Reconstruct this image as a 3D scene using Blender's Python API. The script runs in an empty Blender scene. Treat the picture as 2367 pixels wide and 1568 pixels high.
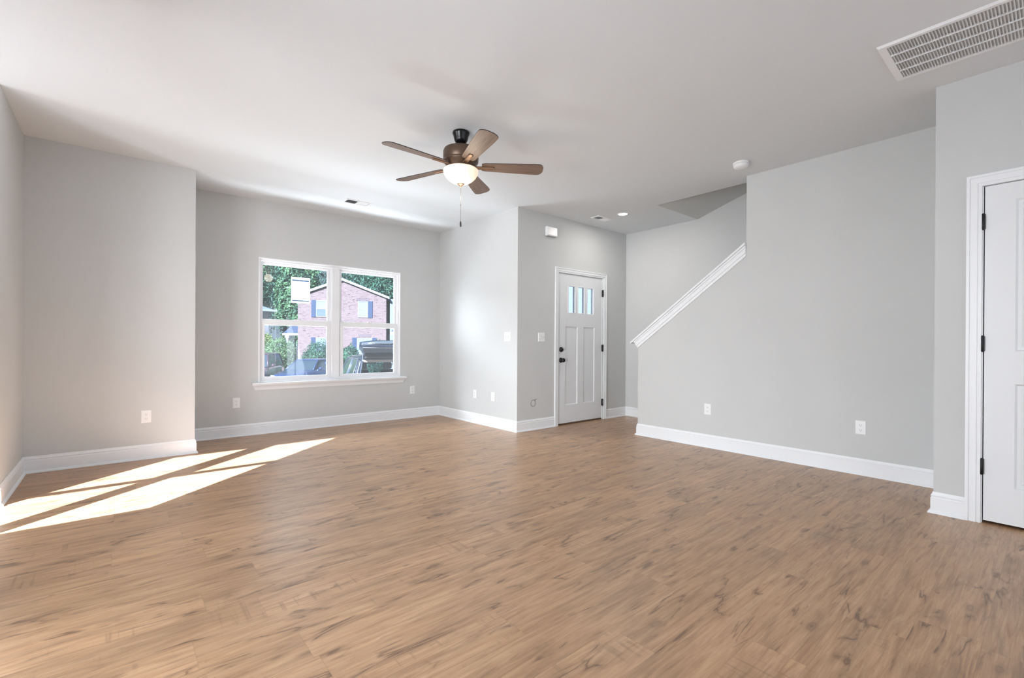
import bpy, math, random
import numpy as np
from mathutils import Vector, Matrix

random.seed(7)
rng = np.random.default_rng(7)
S = bpy.context.scene
COL = S.collection
R = math.radians
PI = math.pi

# ------------------------------------------------------------------ camera
YAW, PITCH, ROLL = R(40.194), R(-0.08), R(0.3137)
cam_data = bpy.data.cameras.new('camera')
cam = bpy.data.objects.new('camera', cam_data)
COL.objects.link(cam)
F = Vector((math.sin(YAW) * math.cos(PITCH), math.cos(YAW) * math.cos(PITCH), math.sin(PITCH)))
RT = Vector((math.cos(YAW), -math.sin(YAW), 0))
UP = RT.cross(F)
R2 = RT * math.cos(ROLL) + UP * math.sin(ROLL)
U2 = -RT * math.sin(ROLL) + UP * math.cos(ROLL)
M3 = Matrix((R2, U2, -F)).transposed()
cam.matrix_world = Matrix.Translation((0, 0, 1.0731)) @ M3.to_4x4()
cam_data.sensor_width = 36.0
cam_data.lens = 1074.72 / 2367 * 36.0
cam_data.shift_y = 12.9 / 2367
cam_data.clip_start = 0.05
cam_data.clip_end = 400
S.camera = cam

S.view_settings.view_transform = 'Standard'
S.view_settings.look = 'None'
S.view_settings.gamma = 1
S.view_settings.use_curve_mapping = False
S.view_settings.exposure = 0.06

# ------------------------------------------------------------------ sky, sun, daylight
W = bpy.data.worlds.new('sky')
S.world = W
W.use_nodes = True
bg = W.node_tree.nodes['Background']
bg.inputs[0].default_value = (0.72, 0.85, 1.0, 1)
bg.inputs[1].default_value = 1.6

def light(name, kind, loc, power, color=(1, 1, 1), direction=None, size=None, size_y=None, **kw):
    d = bpy.data.lights.new(name, kind)
    d.energy = power
    d.color = color
    if size is not None and kind == 'AREA':
        d.shape = 'RECTANGLE'
        d.size = size
        d.size_y = size_y or size
    for k, v in kw.items():
        setattr(d, k, v)
    o = bpy.data.objects.new(name, d)
    COL.objects.link(o)
    o.location = loc
    if direction:
        o.rotation_euler = Vector(direction).to_track_quat('-Z', 'Y').to_euler()
    return o

SUN_DIR = (1.303, 1.133, -1.0)
light('sun', 'SUN', (-10, -10, 10), 50.0, (0.84, 0.94, 1.12), SUN_DIR, angle=R(0.5))
# added lamps standing in for daylight at rear, nook and front window, plus fills
light('rear_glazing_fill', 'AREA', (1.6, -5.2, 1.3), 30, (0.92, 0.96, 1.0), (0, 1, 0), 5.0, 2.6)  # added lamp outside the assumed rear glazing
light('nook_door_fill', 'AREA', (-4.6, 3.60, 1.2), 230, (0.92, 0.96, 1.0), (1, 0.05, 0), 2.0, 2.4)  # lamp added beyond the assumed nook door, for light from the left
light('left_fill_light', 'AREA', (-3.4, 0.5, 1.2), 400, (0.92, 0.96, 1.0), (1, 0.1, 0), 2.6, 2.4)  # added fill lamp shining in through the added left door
light('front_sky_fill', 'AREA', (0.7, 8.6, 3.0), 1500, (0.97, 0.985, 1.0), (0.35, -1, -0.6), 2.6, 1.2)  # added lamp outside, standing in for sky light through the front window
light('front_low_fill', 'AREA', (2.15, 6.95, 0.15), 660, (1.0, 0.985, 0.97), (0, -0.8, 0.75), 2.8, 0.5)  # added fill lamp below the front window; no sunlit walk is there
light('rear_ceiling_fill', 'AREA', (1.2, -1.6, 2.70), 15, (1.0, 0.97, 0.93), (0, 0, -1), 2.0, 1.2)  # added fill lamp behind the viewpoint, no fixture there

# ------------------------------------------------------------------ materials
def nmat(name):
    m = bpy.data.materials.new(name)
    m.use_nodes = True
    nt = m.node_tree
    return m, nt, nt.nodes, nt.links, nt.nodes['Principled BSDF']

def pbr(name, color, rough=0.5, metal=0.0, spec=0.5, emit=None, emit_s=0, noise=0.0, nscale=30, bump=0.0, coat=0.0):
    m, nt, N, L, b = nmat(name)
    b.inputs['Base Color'].default_value = (*color, 1)
    b.inputs['Roughness'].default_value = rough
    b.inputs['Metallic'].default_value = metal
    b.inputs['Specular IOR Level'].default_value = spec
    b.inputs['Coat Weight'].default_value = coat
    if emit:
        b.inputs['Emission Color'].default_value = (*emit, 1)
        b.inputs['Emission Strength'].default_value = emit_s
    if noise or bump:
        tc = N.new('ShaderNodeTexCoord')
        t = N.new('ShaderNodeTexNoise')
        t.inputs['Scale'].default_value = nscale
        t.inputs['Detail'].default_value = 4
        L.new(tc.outputs['Object'], t.inputs['Vector'])
        if noise:
            r = N.new('ShaderNodeValToRGB')
            r.color_ramp.elements[0].position = 0.3
            r.color_ramp.elements[1].position = 0.7
            r.color_ramp.elements[0].color = (*[c * (1 - noise) for c in color], 1)
            r.color_ramp.elements[1].color = (*[min(1, c * (1 + noise)) for c in color], 1)
            L.new(t.outputs['Fac'], r.inputs[0])
            L.new(r.outputs[0], b.inputs['Base Color'])
        if bump:
            bp = N.new('ShaderNodeBump')
            bp.inputs['Strength'].default_value = bump
            bp.inputs['Distance'].default_value = 0.01
            L.new(t.outputs['Fac'], bp.inputs['Height'])
            L.new(bp.outputs[0], b.inputs['Normal'])
    return m

def glass_mat(name, tint, refl=1.0, haze=0.0):
    m, nt, N, L, b = nmat(name)
    N.remove(b)
    out = N['Material Output']
    tr = N.new('ShaderNodeBsdfTransparent')
    tr.inputs[0].default_value = (*tint, 1)
    gl = N.new('ShaderNodeBsdfGlossy')
    gl.inputs['Roughness'].default_value = 0.02
    gl.inputs[0].default_value = (refl, refl, refl, 1)
    lw = N.new('ShaderNodeLayerWeight')
    lw.inputs[0].default_value = 0.5
    pw = N.new('ShaderNodeMath'); pw.operation = 'POWER'; pw.inputs[1].default_value = 4.0
    L.new(lw.outputs['Facing'], pw.inputs[0])
    fr = N.new('ShaderNodeMath'); fr.operation = 'MULTIPLY_ADD'; fr.inputs[1].default_value = 0.7; fr.inputs[2].default_value = 0.035
    L.new(pw.outputs[0], fr.inputs[0])
    mx = N.new('ShaderNodeMixShader')
    L.new(fr.outputs[0], mx.inputs[0])
    L.new(tr.outputs[0], mx.inputs[1])
    L.new(gl.outputs[0], mx.inputs[2])
    if haze:  # milky veil over the view, mixed in as translucent haze
        df = N.new('ShaderNodeBsdfTranslucent'); df.inputs[0].default_value = (.85, .92, 1, 1)
        m2 = N.new('ShaderNodeMixShader'); m2.inputs[0].default_value = haze
        L.new(mx.outputs[0], m2.inputs[1]); L.new(df.outputs[0], m2.inputs[2]); L.new(m2.outputs[0], out.inputs[0])
    else:
        L.new(mx.outputs[0], out.inputs[0])
    return m

def floor_mat():
    m, nt, N, L, b = nmat('vinyl_plank')
    def node(t, **kw):
        n = N.new(t)
        for k, v in kw.items():
            setattr(n, k, v)
        return n
    def math_(op, a, c=None, d=None):
        n = node('ShaderNodeMath', operation=op)
        for i, v in enumerate((a, c, d)):
            if v is None:
                continue
            if isinstance(v, (int, float)):
                n.inputs[i].default_value = v
            else:
                L.new(v, n.inputs[i])
        return n.outputs[0]
    tc = node('ShaderNodeTexCoord')
    sp = node('ShaderNodeSeparateXYZ')
    L.new(tc.outputs['Object'], sp.inputs[0])
    x, y = sp.outputs[0], sp.outputs[1]
    PW, PL = 0.182, 1.22
    v = math_('DIVIDE', y, PW)
    row = math_('FLOOR', v)
    wn = node('ShaderNodeTexWhiteNoise', noise_dimensions='1D')
    L.new(row, wn.inputs['W'])
    u = math_('ADD', math_('DIVIDE', x, PL), math_('MULTIPLY', wn.outputs['Value'], 7.0))
    colm = math_('FLOOR', u)
    cv = node('ShaderNodeCombineXYZ')
    L.new(row, cv.inputs[0]); L.new(colm, cv.inputs[1])
    w2 = node('ShaderNodeTexWhiteNoise', noise_dimensions='2D')
    L.new(cv.outputs[0], w2.inputs['Vector'])
    rnd = w2.outputs['Value']
    sc = node('ShaderNodeSeparateColor')
    L.new(w2.outputs['Color'], sc.inputs[0])
    def coords(sx, sy, k):
        c = node('ShaderNodeCombineXYZ')
        L.new(math_('ADD', math_('MULTIPLY', x, sx), math_('MULTIPLY', rnd, 37.0 * k)), c.inputs[0])
        L.new(math_('ADD', math_('MULTIPLY', y, sy), math_('MULTIPLY', sc.outputs[1], 23.0 * k)), c.inputs[1])
        L.new(math_('MULTIPLY', rnd, 11.0 * k), c.inputs[2])
        return c.outputs[0]
    def noise(vec, scale, det, rough=0.55, dist=0.0):
        n = node('ShaderNodeTexNoise')
        n.inputs['Scale'].default_value = scale
        n.inputs['Detail'].default_value = det
        n.inputs['Roughness'].default_value = rough
        n.inputs['Distortion'].default_value = dist
        L.new(vec, n.inputs['Vector'])
        return n.outputs['Fac']
    def ramp(fac, stops):
        r = node('ShaderNodeValToRGB')
        el = r.color_ramp.elements
        while len(el) < len(stops):
            el.new(0.5)
        for e, (p, c) in zip(el, stops):
            e.position = p
            e.color = (c, c, c, 1) if isinstance(c, (int, float)) else (*c, 1)
        L.new(fac, r.inputs[0])
        return r.outputs[0]
    def mix(fac, a, c, mode='MIX'):
        n = node('ShaderNodeMix', data_type='RGBA', blend_type=mode)
        for i, s in ((0, fac), (6, a), (7, c)):
            if isinstance(s, (int, float)):
                n.inputs[i].default_value = s
            elif isinstance(s, tuple):
                n.inputs[i].default_value = (*s, 1)
            else:
                L.new(s, n.inputs[i])
        return n.outputs[2]
    # broad tone, streaky tone, fine grain
    broad = noise(coords(1.8, 8.0, 1), 1.6, 4, 0.55, 0.5)
    streak = noise(coords(1.5, 20.0, 2), 2.2, 6, 0.62, 0.9)
    fine = noise(coords(4.0, 110.0, 3), 2.0, 5, 0.7)
    base = ramp(streak, [(0.25, (0.27, 0.138, 0.070)), (0.42, (0.425, 0.242, 0.127)), (0.58, (0.50, 0.300, 0.165)), (0.80, (0.58, 0.368, 0.215))])
    base = mix(0.85, base, ramp(broad, [(0.28, 0.68), (0.48, 0.97), (0.75, 1.12)]), 'MULTIPLY')
    base = mix(0.6, base, ramp(fine, [(0.3, 0.80), (0.7, 1.14)]), 'MULTIPLY')
    base = mix(0.9, base, ramp(rnd, [(0.0, 0.90), (0.5, 0.99), (1.0, 1.07)]), 'MULTIPLY')
    # meandering cracks that follow the grain
    cr = noise(coords(0.75, 4.2, 4), 1.9, 4, 0.5, 0.9)
    d = math_('ABSOLUTE', math_('SUBTRACT', cr, 0.5))
    line = ramp(d, [(0.0, 1.0), (0.006, 0.85), (0.017, 0.30), (0.06, 0.0)])
    gate = ramp(noise(coords(2.2, 6.0, 5), 1.8, 3), [(0.50, 0.0), (0.60, 1.0)])
    base = mix(math_('MULTIPLY', math_('MULTIPLY', line, gate), 0.85), base, (0.115, 0.058, 0.030))
    cr2 = noise(coords(0.45, 9.0, 10), 1.8, 3, 0.5, 0.4)
    line2 = ramp(math_('ABSOLUTE', math_('SUBTRACT', cr2, 0.5)), [(0.0, 0.8), (0.008, 0.45), (0.03, 0.0)])
    gate2 = ramp(noise(coords(1.2, 5.0, 11), 1.7, 2), [(0.50, 0.0), (0.62, 1.0)])
    base = mix(math_('MULTIPLY', math_('MULTIPLY', line2, gate2), 0.6), base, (0.15, 0.08, 0.042))
    # knots
    vo = node('ShaderNodeTexVoronoi')
    vo.inputs['Scale'].default_value = 1.0
    L.new(coords(2.6, 7.0, 6), vo.inputs['Vector'])
    kn = math_('ADD', vo.outputs['Distance'], math_('MULTIPLY', noise(coords(6, 16, 7), 1.5, 3), 0.16))
    knot = ramp(kn, [(0.09, 0.95), (0.125, 0.45), (0.15, 0.7), (0.18, 0.25), (0.25, 0.0)])
    base = mix(math_('MULTIPLY', knot, 0.75), base, (0.125, 0.062, 0.030))
    # faint cross-cut saw marks on some boards
    saw = noise(coords(48.0, 2.0, 8), 1.0, 2, 0.5)
    sgate = math_('MULTIPLY', math_('GREATER_THAN', sc.outputs[2], 0.62), ramp(noise(coords(1.5, 6, 9), 1.5, 2), [(0.5, 0.0), (0.6, 1.0)]))
    sawl = math_('MULTIPLY', ramp(saw, [(0.56, 0.0), (0.66, 1.0)]), sgate)
    base = mix(math_('MULTIPLY', sawl, 0.35), base, (0.17, 0.095, 0.05))
    # seams
    fv = math_('FRACT', v); fu = math_('FRACT', u)
    ev = math_('MINIMUM', fv, math_('SUBTRACT', 1.0, fv))
    eu = math_('MINIMUM', fu, math_('SUBTRACT', 1.0, fu))
    seam = math_('MAXIMUM', math_('LESS_THAN', ev, 0.006), math_('LESS_THAN', eu, 0.0011))
    base = mix(math_('MULTIPLY', seam, 0.2), base, (0.13, 0.07, 0.035))
    L.new(base, b.inputs['Base Color'])
    L.new(ramp(fine, [(0.2, 0.40), (0.8, 0.31)]), b.inputs['Roughness'])
    b.inputs['Specular IOR Level'].default_value = 0.7
    bp = node('ShaderNodeBump')
    bp.inputs['Strength'].default_value = 0.12
    bp.inputs['Distance'].default_value = 0.002
    h = math_('SUBTRACT', fine, math_('MULTIPLY', seam, 0.8))
    L.new(h, bp.inputs['Height'])
    L.new(bp.outputs[0], b.inputs['Normal'])
    return m

def brick_mat(name, c1, c2, mortar, bw=0.22, bh=0.075):
    m, nt, N, L, b = nmat(name)
    tc = N.new('ShaderNodeTexCoord')
    sp = N.new('ShaderNodeSeparateXYZ')
    L.new(tc.outputs['Object'], sp.inputs[0])
    ad = N.new('ShaderNodeMath'); ad.operation = 'ADD'
    L.new(sp.outputs[0], ad.inputs[0]); L.new(sp.outputs[1], ad.inputs[1])
    cb = N.new('ShaderNodeCombineXYZ')
    L.new(ad.outputs[0], cb.inputs[0]); L.new(sp.outputs[2], cb.inputs[1])
    t = N.new('ShaderNodeTexBrick')
    t.inputs['Color1'].default_value = (*c1, 1)
    t.inputs['Color2'].default_value = (*c2, 1)
    t.inputs['Mortar'].default_value = (*mortar, 1)
    t.inputs['Scale'].default_value = 1
    t.inputs['Mortar Size'].default_value = 0.008
    t.inputs['Brick Width'].default_value = bw
    t.inputs['Row Height'].default_value = bh
    t.inputs['Bias'].default_value = -0.3
    L.new(cb.outputs[0], t.inputs['Vector'])
    # scattered dark burnt bricks
    n = N.new('ShaderNodeTexNoise'); n.inputs['Scale'].default_value = 1.0; n.inputs['Detail'].default_value = 2
    mp = N.new('ShaderNodeMapping'); mp.inputs['Scale'].default_value = (3.2, 13.0, 1)
    L.new(cb.outputs[0], mp.inputs[0]); L.new(mp.outputs[0], n.inputs['Vector'])
    r = N.new('ShaderNodeValToRGB'); r.color_ramp.elements[0].position = 0.62; r.color_ramp.elements[1].position = 0.68
    L.new(n.outputs['Fac'], r.inputs[0])
    mx = N.new('ShaderNodeMix'); mx.data_type = 'RGBA'
    L.new(r.outputs[0], mx.inputs[0]); L.new(t.outputs[0], mx.inputs[6])
    mx.inputs[7].default_value = (*[c * 0.35 for c in c1], 1)
    L.new(mx.outputs[2], b.inputs['Base Color'])
    b.inputs['Roughness'].default_value = 0.9
    return m

def lap_mat(name, color, lap=0.11):
    # horizontal lap siding: thin dark joint at each course
    m, nt, N, L, b = nmat(name)
    tc = N.new('ShaderNodeTexCoord')
    sp = N.new('ShaderNodeSeparateXYZ'); L.new(tc.outputs['Object'], sp.inputs[0])
    dv = N.new('ShaderNodeMath'); dv.operation = 'DIVIDE'; dv.inputs[1].default_value = lap
    fr = N.new('ShaderNodeMath'); fr.operation = 'FRACT'
    L.new(sp.outputs[2], dv.inputs[0]); L.new(dv.outputs[0], fr.inputs[0])
    r = N.new('ShaderNodeValToRGB')
    r.color_ramp.elements[0].position = 0.0; r.color_ramp.elements[0].color = (*[c * 0.55 for c in color], 1)
    r.color_ramp.elements[1].position = 0.12; r.color_ramp.elements[1].color = (*color, 1)
    L.new(fr.outputs[0], r.inputs[0]); L.new(r.outputs[0], b.inputs['Base Color'])
    b.inputs['Roughness'].default_value = 0.7
    return m

def leaf_mat(name, c1, c2):
    m, nt, N, L, b = nmat(name)
    g = N.new('ShaderNodeTexCoord')
    n = N.new('ShaderNodeTexNoise'); n.inputs['Scale'].default_value = 1.3; n.inputs['Detail'].default_value = 6
    L.new(g.outputs['Object'], n.inputs['Vector'])
    r = N.new('ShaderNodeValToRGB')
    r.color_ramp.elements[0].position = 0.35; r.color_ramp.elements[0].color = (*c1, 1)
    r.color_ramp.elements[1].position = 0.65; r.color_ramp.elements[1].color = (*c2, 1)
    L.new(n.outputs['Fac'], r.inputs[0]); L.new(r.outputs[0], b.inputs['Base Color'])
    b.inputs['Roughness'].default_value = 0.55
    b.inputs['Subsurface Weight'].default_value = 0.0
    return m

PAINT = pbr('grey_wall_paint', (0.625, 0.628, 0.618), 0.85, spec=0.25, noise=0.01, nscale=3)
CEIL = pbr('ceiling_paint', (0.745, 0.77, 0.785), 0.9, spec=0.2, bump=0.05, nscale=120)
TRIM = pbr('white_trim', (0.86, 0.87, 0.88), 0.35, spec=0.4)
DOORW = pbr('white_door_paint', (0.80, 0.81, 0.82), 0.4, spec=0.4)
VINYL = pbr('white_vinyl', (0.88, 0.88, 0.89), 0.35)
PLATE = pbr('white_plate_plastic', (0.87, 0.87, 0.87), 0.3)
SLOT = pbr('dark_slot', (0.12, 0.12, 0.12), 0.6)
GREYSLOT = pbr('grey_slot', (0.35, 0.35, 0.35), 0.6)
PALESLOT = pbr('pale_slot', (0.60, 0.60, 0.60), 0.6)
BLACK = pbr('black_hardware', (0.012, 0.012, 0.014), 0.4, metal=0.3)
BLACKG = pbr('black_gloss_metal', (0.012, 0.011, 0.011), 0.22, metal=0.5)
BRONZE = pbr('oil_rubbed_bronze', (0.13, 0.085, 0.06), 0.38, metal=0.65)
BRONZE2 = pbr('brushed_bronze', (0.34, 0.22, 0.15), 0.38, metal=0.7)
FLOOR = floor_mat()
VOID = pbr('dark_backing', (0.10, 0.10, 0.10), 0.9)
FILTER = pbr('filter_grey', (0.62, 0.62, 0.61), 0.95)
SHADE = pbr('frosted_lit_glass', (0.80, 0.76, 0.70), 0.35, emit=(1.0, 0.78, 0.52), emit_s=0.62)
GLASS = glass_mat('window_glass', (0.47, 0.50, 0.525), haze=0.0042)
CLEAR = glass_mat('clear_glass', (0.97, 0.97, 0.97))
DGLASS = glass_mat('door_lite_glass', (0.62, 0.65, 0.68))

def wood_blade_mat():
    m, nt, N, L, b = nmat('walnut_blade')
    tc = N.new('ShaderNodeTexCoord')
    mp = N.new('ShaderNodeMapping'); mp.inputs['Scale'].default_value = (3, 60, 3)
    n = N.new('ShaderNodeTexNoise'); n.inputs['Scale'].default_value = 1.5; n.inputs['Detail'].default_value = 6
    L.new(tc.outputs['Object'], mp.inputs[0]); L.new(mp.outputs[0], n.inputs['Vector'])
    r = N.new('ShaderNodeValToRGB')
    r.color_ramp.elements[0].position = 0.3; r.color_ramp.elements[0].color = (0.155, 0.098, 0.066, 1)
    r.color_ramp.elements[1].position = 0.7; r.color_ramp.elements[1].color = (0.245, 0.165, 0.118, 1)
    L.new(n.outputs['Fac'], r.inputs[0]); L.new(r.outputs[0], b.inputs['Base Color'])
    b.inputs['Roughness'].default_value = 0.45
    return m
BLADE = wood_blade_mat()
BLADE_EDGE = pbr('dark_blade_edge', (0.02, 0.015, 0.012), 0.5)

# ------------------------------------------------------------------ mesh builder
class MB:
    def __init__(s):
        s.v = []; s.f = []; s.mi = []; s.sm = []
    def add(s, vs, fs, mi=0, smooth=False):
        o = len(s.v)
        s.v += [tuple(p) for p in vs]
        for f in fs:
            s.f.append([o + i for i in f]); s.mi.append(mi); s.sm.append(smooth)
        return s
    def box(s, x0, x1, y0, y1, z0, z1, mi=0):
        x0, x1 = sorted((x0, x1)); y0, y1 = sorted((y0, y1)); z0, z1 = sorted((z0, z1))
        vs = [(x, y, z) for x in (x0, x1) for y in (y0, y1) for z in (z0, z1)]
        return s.add(vs, [(0, 1, 3, 2), (4, 6, 7, 5), (0, 4, 5, 1), (2, 3, 7, 6), (0, 2, 6, 4), (1, 5, 7, 3)], mi)
    def prism(s, poly, a, b, axis='x', mi=0, smooth=False):
        # poly: 2D points in the plane perpendicular to axis (cyclic order of remaining axes), extruded a..b
        def P(p, t):
            if axis == 'x': return (t, p[0], p[1])
            if axis == 'y': return (p[0], t, p[1])
            return (p[0], p[1], t)
        n = len(poly)
        vs = [P(p, a) for p in poly] + [P(p, b) for p in poly]
        s.add(vs, [tuple(range(n)), tuple(range(2 * n - 1, n - 1, -1))], mi)
        return s.add(vs, [(i, (i + 1) % n, n + (i + 1) % n, n + i) for i in range(n)], mi, smooth)
    def lathe(s, prof, c=(0, 0, 0), n=40, mi=0, smooth=True, cap=True, axis='z', flat=False):
        # prof [(r, h)]
        vs = []
        for r, h in prof:
            for k in range(n):
                a = 2 * PI * k / n
                p = (r * math.cos(a), r * math.sin(a), h)
                if axis == 'x': p = (p[2], p[0], p[1])
                if axis == 'y': p = (p[0], p[2], p[1])
                vs.append((p[0] + c[0], p[1] + c[1], p[2] + c[2]))
        fs = []
        for i in range(len(prof) - 1):
            for k in range(n):
                fs.append((i * n + k, i * n + (k + 1) % n, (i + 1) * n + (k + 1) % n, (i + 1) * n + k))
        s.add(vs, fs, mi, smooth)
        if cap:
            for i in (0, len(prof) - 1):
                if prof[i][0] > 1e-5:
                    s.add(vs[i * n:(i + 1) * n], [tuple(range(n))], mi)
        return s
    def tube(s, pts, r, n=10, mi=0):
        pts = [Vector(p) for p in pts]
        rings = []
        for i, p in enumerate(pts):
            d = (pts[min(i + 1, len(pts) - 1)] - pts[max(i - 1, 0)]).normalized()
            q = d.to_track_quat('Z', 'Y')
            rr = r[i] if isinstance(r, (list, tuple)) else r
            rings.append([tuple(p + q @ Vector((rr * math.cos(2 * PI * k / n), rr * math.sin(2 * PI * k / n), 0))) for k in range(n)])
        return s.loft(rings, mi=mi)
    def loft(s, rings, mi=0, smooth=True, closed=True, cap=True):
        n = len(rings[0])
        vs = [p for r in rings for p in r]
        fs = []
        for i in range(len(rings) - 1):
            for k in range(n if closed else n - 1):
                fs.append((i * n + k, i * n + (k + 1) % n, (i + 1) * n + (k + 1) % n, (i + 1) * n + k))
        s.add(vs, fs, mi, smooth)
        if cap and closed:
            s.add(rings[0], [tuple(range(n))], mi)
            s.add(rings[-1], [tuple(range(n))], mi)
        return s
    def build(s, name, mats, parent=None, bevel=0.0, local=True, **props):
        me = bpy.data.meshes.new(name)
        vs = s.v
        if parent is not None and not local:
            inv = parent.matrix_basis.inverted()
            # parts given in world coordinates under a (possibly nested) parent
            ch = []; q = parent
            while q is not None:
                ch.append(q.matrix_basis); q = q.parent
            Mw = Matrix.Identity(4)
            for mm in reversed(ch):
                Mw = Mw @ mm
            inv = Mw.inverted()
            vs = [tuple(inv @ Vector(p)) for p in vs]
        me.from_pydata(vs, [], s.f)
        if not isinstance(mats, (list, tuple)):
            mats = [mats]
        for m in mats:
            me.materials.append(m)
        me.polygons.foreach_set('material_index', s.mi)
        me.polygons.foreach_set('use_smooth', s.sm)
        import bmesh
        bm = bmesh.new(); bm.from_mesh(me)
        if len(bm.verts) < 60000:
            bmesh.ops.remove_doubles(bm, verts=bm.verts, dist=1e-5)
            bmesh.ops.recalc_face_normals(bm, faces=bm.faces)
        bm.to_mesh(me); bm.free()
        me.update()
        o = bpy.data.objects.new(name, me)
        COL.objects.link(o)
        if parent is not None:
            o.parent = parent
        if bevel:
            md = o.modifiers.new('bevel', 'BEVEL')
            md.width = bevel; md.segments = 2; md.limit_method = 'ANGLE'
        for k, v in props.items():
            o[k] = v
        return o

def thing(name, label, cat, loc=(0, 0, 0), rot=(0, 0, 0), group=None, kind=None):
    o = bpy.data.objects.new(name, None)
    o.empty_display_size = 0.1
    COL.objects.link(o)
    o.location = loc
    o.rotation_euler = rot
    o['label'] = label; o['category'] = cat
    if group: o['group'] = group
    if kind: o['kind'] = kind
    return o

def dup(root, loc, rot, label):
    r = root.copy(); COL.objects.link(r)
    r.location = loc; r.rotation_euler = rot; r['label'] = label
    for ch in list(root.children):
        c = ch.copy(); COL.objects.link(c); c.parent = r
        for g in list(ch.children):
            d = g.copy(); COL.objects.link(d); d.parent = c
    return r

def struct(mb, name, mat, label, cat, **kw):
    return mb.build(name, mat, label=label, category=cat, kind='structure', **kw)

# ------------------------------------------------------------------ dimensions of the room
H = 2.74
XL, YA, XA, YB, XE, YE, XF = -0.595, 5.419, 0.562, 6.067, 3.690, 4.268, 5.859
XR, YS, XD, YJ, YO = 4.7175, 3.257, 4.016, 0.5325, 3.131
T = 0.12
REAR = -3.6

struct(MB().box(XL - T, XF + T, REAR - .1, YB + .13, -0.12, 0.0).box(-3.02, XL - T, 3.02, 4.57, -0.12, 0.0), 'floor', FLOOR, 'brown wood-look plank floor across the whole room', 'floor')

c = MB()
c.box(XL - T, 4.906, REAR - .1, YB + .13, H, H + .3)
c.box(-3.02, XL - T, 3.02, 4.57, H, H + .3)
c.box(4.906, XF + T, YO, YE + T, H, H + .3)
c.box(4.906, XF + T, REAR - .1, -0.6, H, H + .3)
struct(c, 'ceiling', CEIL, 'flat pale grey ceiling with an opening over the stair', 'ceiling')

# rear wall with assumed patio glazing (behind the photographer)
w = MB()
w.box(-0.715, -0.6, REAR - T, REAR, 0, H)
w.box(-0.6, 3.8, REAR - T, REAR, 2.3, H)
w.box(3.8, XD + T, REAR - T, REAR, 0, H)
struct(w, 'wall_rear', PAINT, 'grey rear wall with assumed wide patio opening behind the viewpoint', 'wall')

# left wall: from the rear to the breakfast nook, and from the nook to the closet
w = MB()
w.box(XL - T, XL, REAR, .70, 0, H); w.box(XL - T, XL, 2.70, 3.05, 0, H); w.box(XL - T, XL, .70, 2.70, 2.16, H)
struct(w, 'wall_left_rear', PAINT, 'grey wall to the left of the viewpoint before the nook', 'wall')
w = MB()
w.box(XL - T, XL, 4.45, YA + .5, 0, H)
w.box(-3.02, XL - T, 4.45, 4.57, 0, H)
struct(w, 'wall_left', PAINT, 'narrow strip of grey wall at the left edge beside the closet wall', 'wall')
w = MB()
NZ0, NZ1, NX0, NX1 = 0.60, 2.09, -2.27, -0.655
w.box(-3.02, NX0, 3.02, 3.05, 0, H); w.box(NX1, XL - T, 3.02, 3.05, 0, H)
w.box(NX0, NX1, 3.02, 3.05, 0, NZ0); w.box(NX0, NX1, 3.02, 3.05, NZ1, H)
w.box(-3.02, -2.9, 3.05, 3.14, 0, H); w.box(-3.02, -2.9, 4.36, 4.45, 0, H); w.box(-3.02, -2.9, 3.14, 4.36, 2.16, H)
struct(w, 'wall_nook', PAINT, 'grey nook walls left of the room holding the sunny window', 'wall')

struct(MB().box(XL, XA, YA, YB + .01, 0, H), 'wall_alcove', PAINT, 'grey closet wall standing forward of the window wall at left', 'wall')

WX0, WX1, WZ0, WZ1 = 1.243, 3.050, 0.605, 2.076
w = MB()
w.box(XA, WX0, YB, YB + .13, 0, H); w.box(WX1, XE + T, YB, YB + .13, 0, H)
w.box(WX0, WX1, YB, YB + .13, 0, WZ0); w.box(WX0, WX1, YB, YB + .13, WZ1, H)
struct(w, 'wall_back', PAINT, 'grey far wall around the double window', 'wall')

struct(MB().box(XE, XE + T, YE + T, YB, 0, H), 'wall_entry_side', PAINT, 'bright grey side wall running from window wall to the entry corner', 'wall')
DX0, DX1, DZ1 = 4.385, 5.309, 2.028
w = MB()
w.box(XE, DX0, YE, YE + T, 0, H); w.box(DX1, XF + T, YE, YE + T, 0, H)
w.box(DX0, DX1, YE, YE + T, DZ1, H)
struct(w, 'wall_entry', PAINT, 'darker grey wall around the front door', 'wall')
struct(MB().box(XF, XF + T, -.6, YE, 0, 5.3), 'wall_foyer', PAINT, 'grey wall behind the stair rail running up beside the stair', 'wall')

# stair wall with raked lower part
SL = 0.735
zb = lambda y: 1.035 + SL * (YS - y)
w = MB()
w.prism([(YS, 0), (YS, zb(YS) + .07), (2.014, zb(2.014) + .07), (2.014, H), (YJ - T, H), (YJ - T, 0)], XR, 4.906, 'x')
struct(w, 'wall_stair', PAINT, 'wide grey stair wall at right with sloping top edge', 'wall')

RD0, RD1, RDZ = -0.45, 0.318, 2.055
w = MB()
w.box(XD, XD + T, RD1, YJ, 0, H); w.box(XD, XD + T, REAR, RD0, 0, H); w.box(XD, XD + T, RD0, RD1, RDZ, H)
w.box(XD + T, XR, YJ - T, YJ, 0, H)
w.box(XD + T, 4.95, REAR, REAR + .1, 0, H); w.box(4.85, 4.95, REAR, YJ - T, 0, H)
struct(w, 'wall_right', PAINT, 'near grey wall at the right edge around the closet door', 'wall')

# stairwell above the opening
w = MB()
w.prism([(YO, H), (YO, H + .12), (-.5, H + .12 + .32 * 3.6), (-.5, H + .32 * 3.6)], 4.906, XF, 'x')
w.box(4.786, 4.906, -.6, YO, H + .3, 5.3)
w.box(4.786, XF, -.72, -.6, 0, 5.3)
struct(w, 'wall_stairwell', PAINT, 'grey sloping soffit seen through the stair opening in the ceiling', 'wall')
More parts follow.
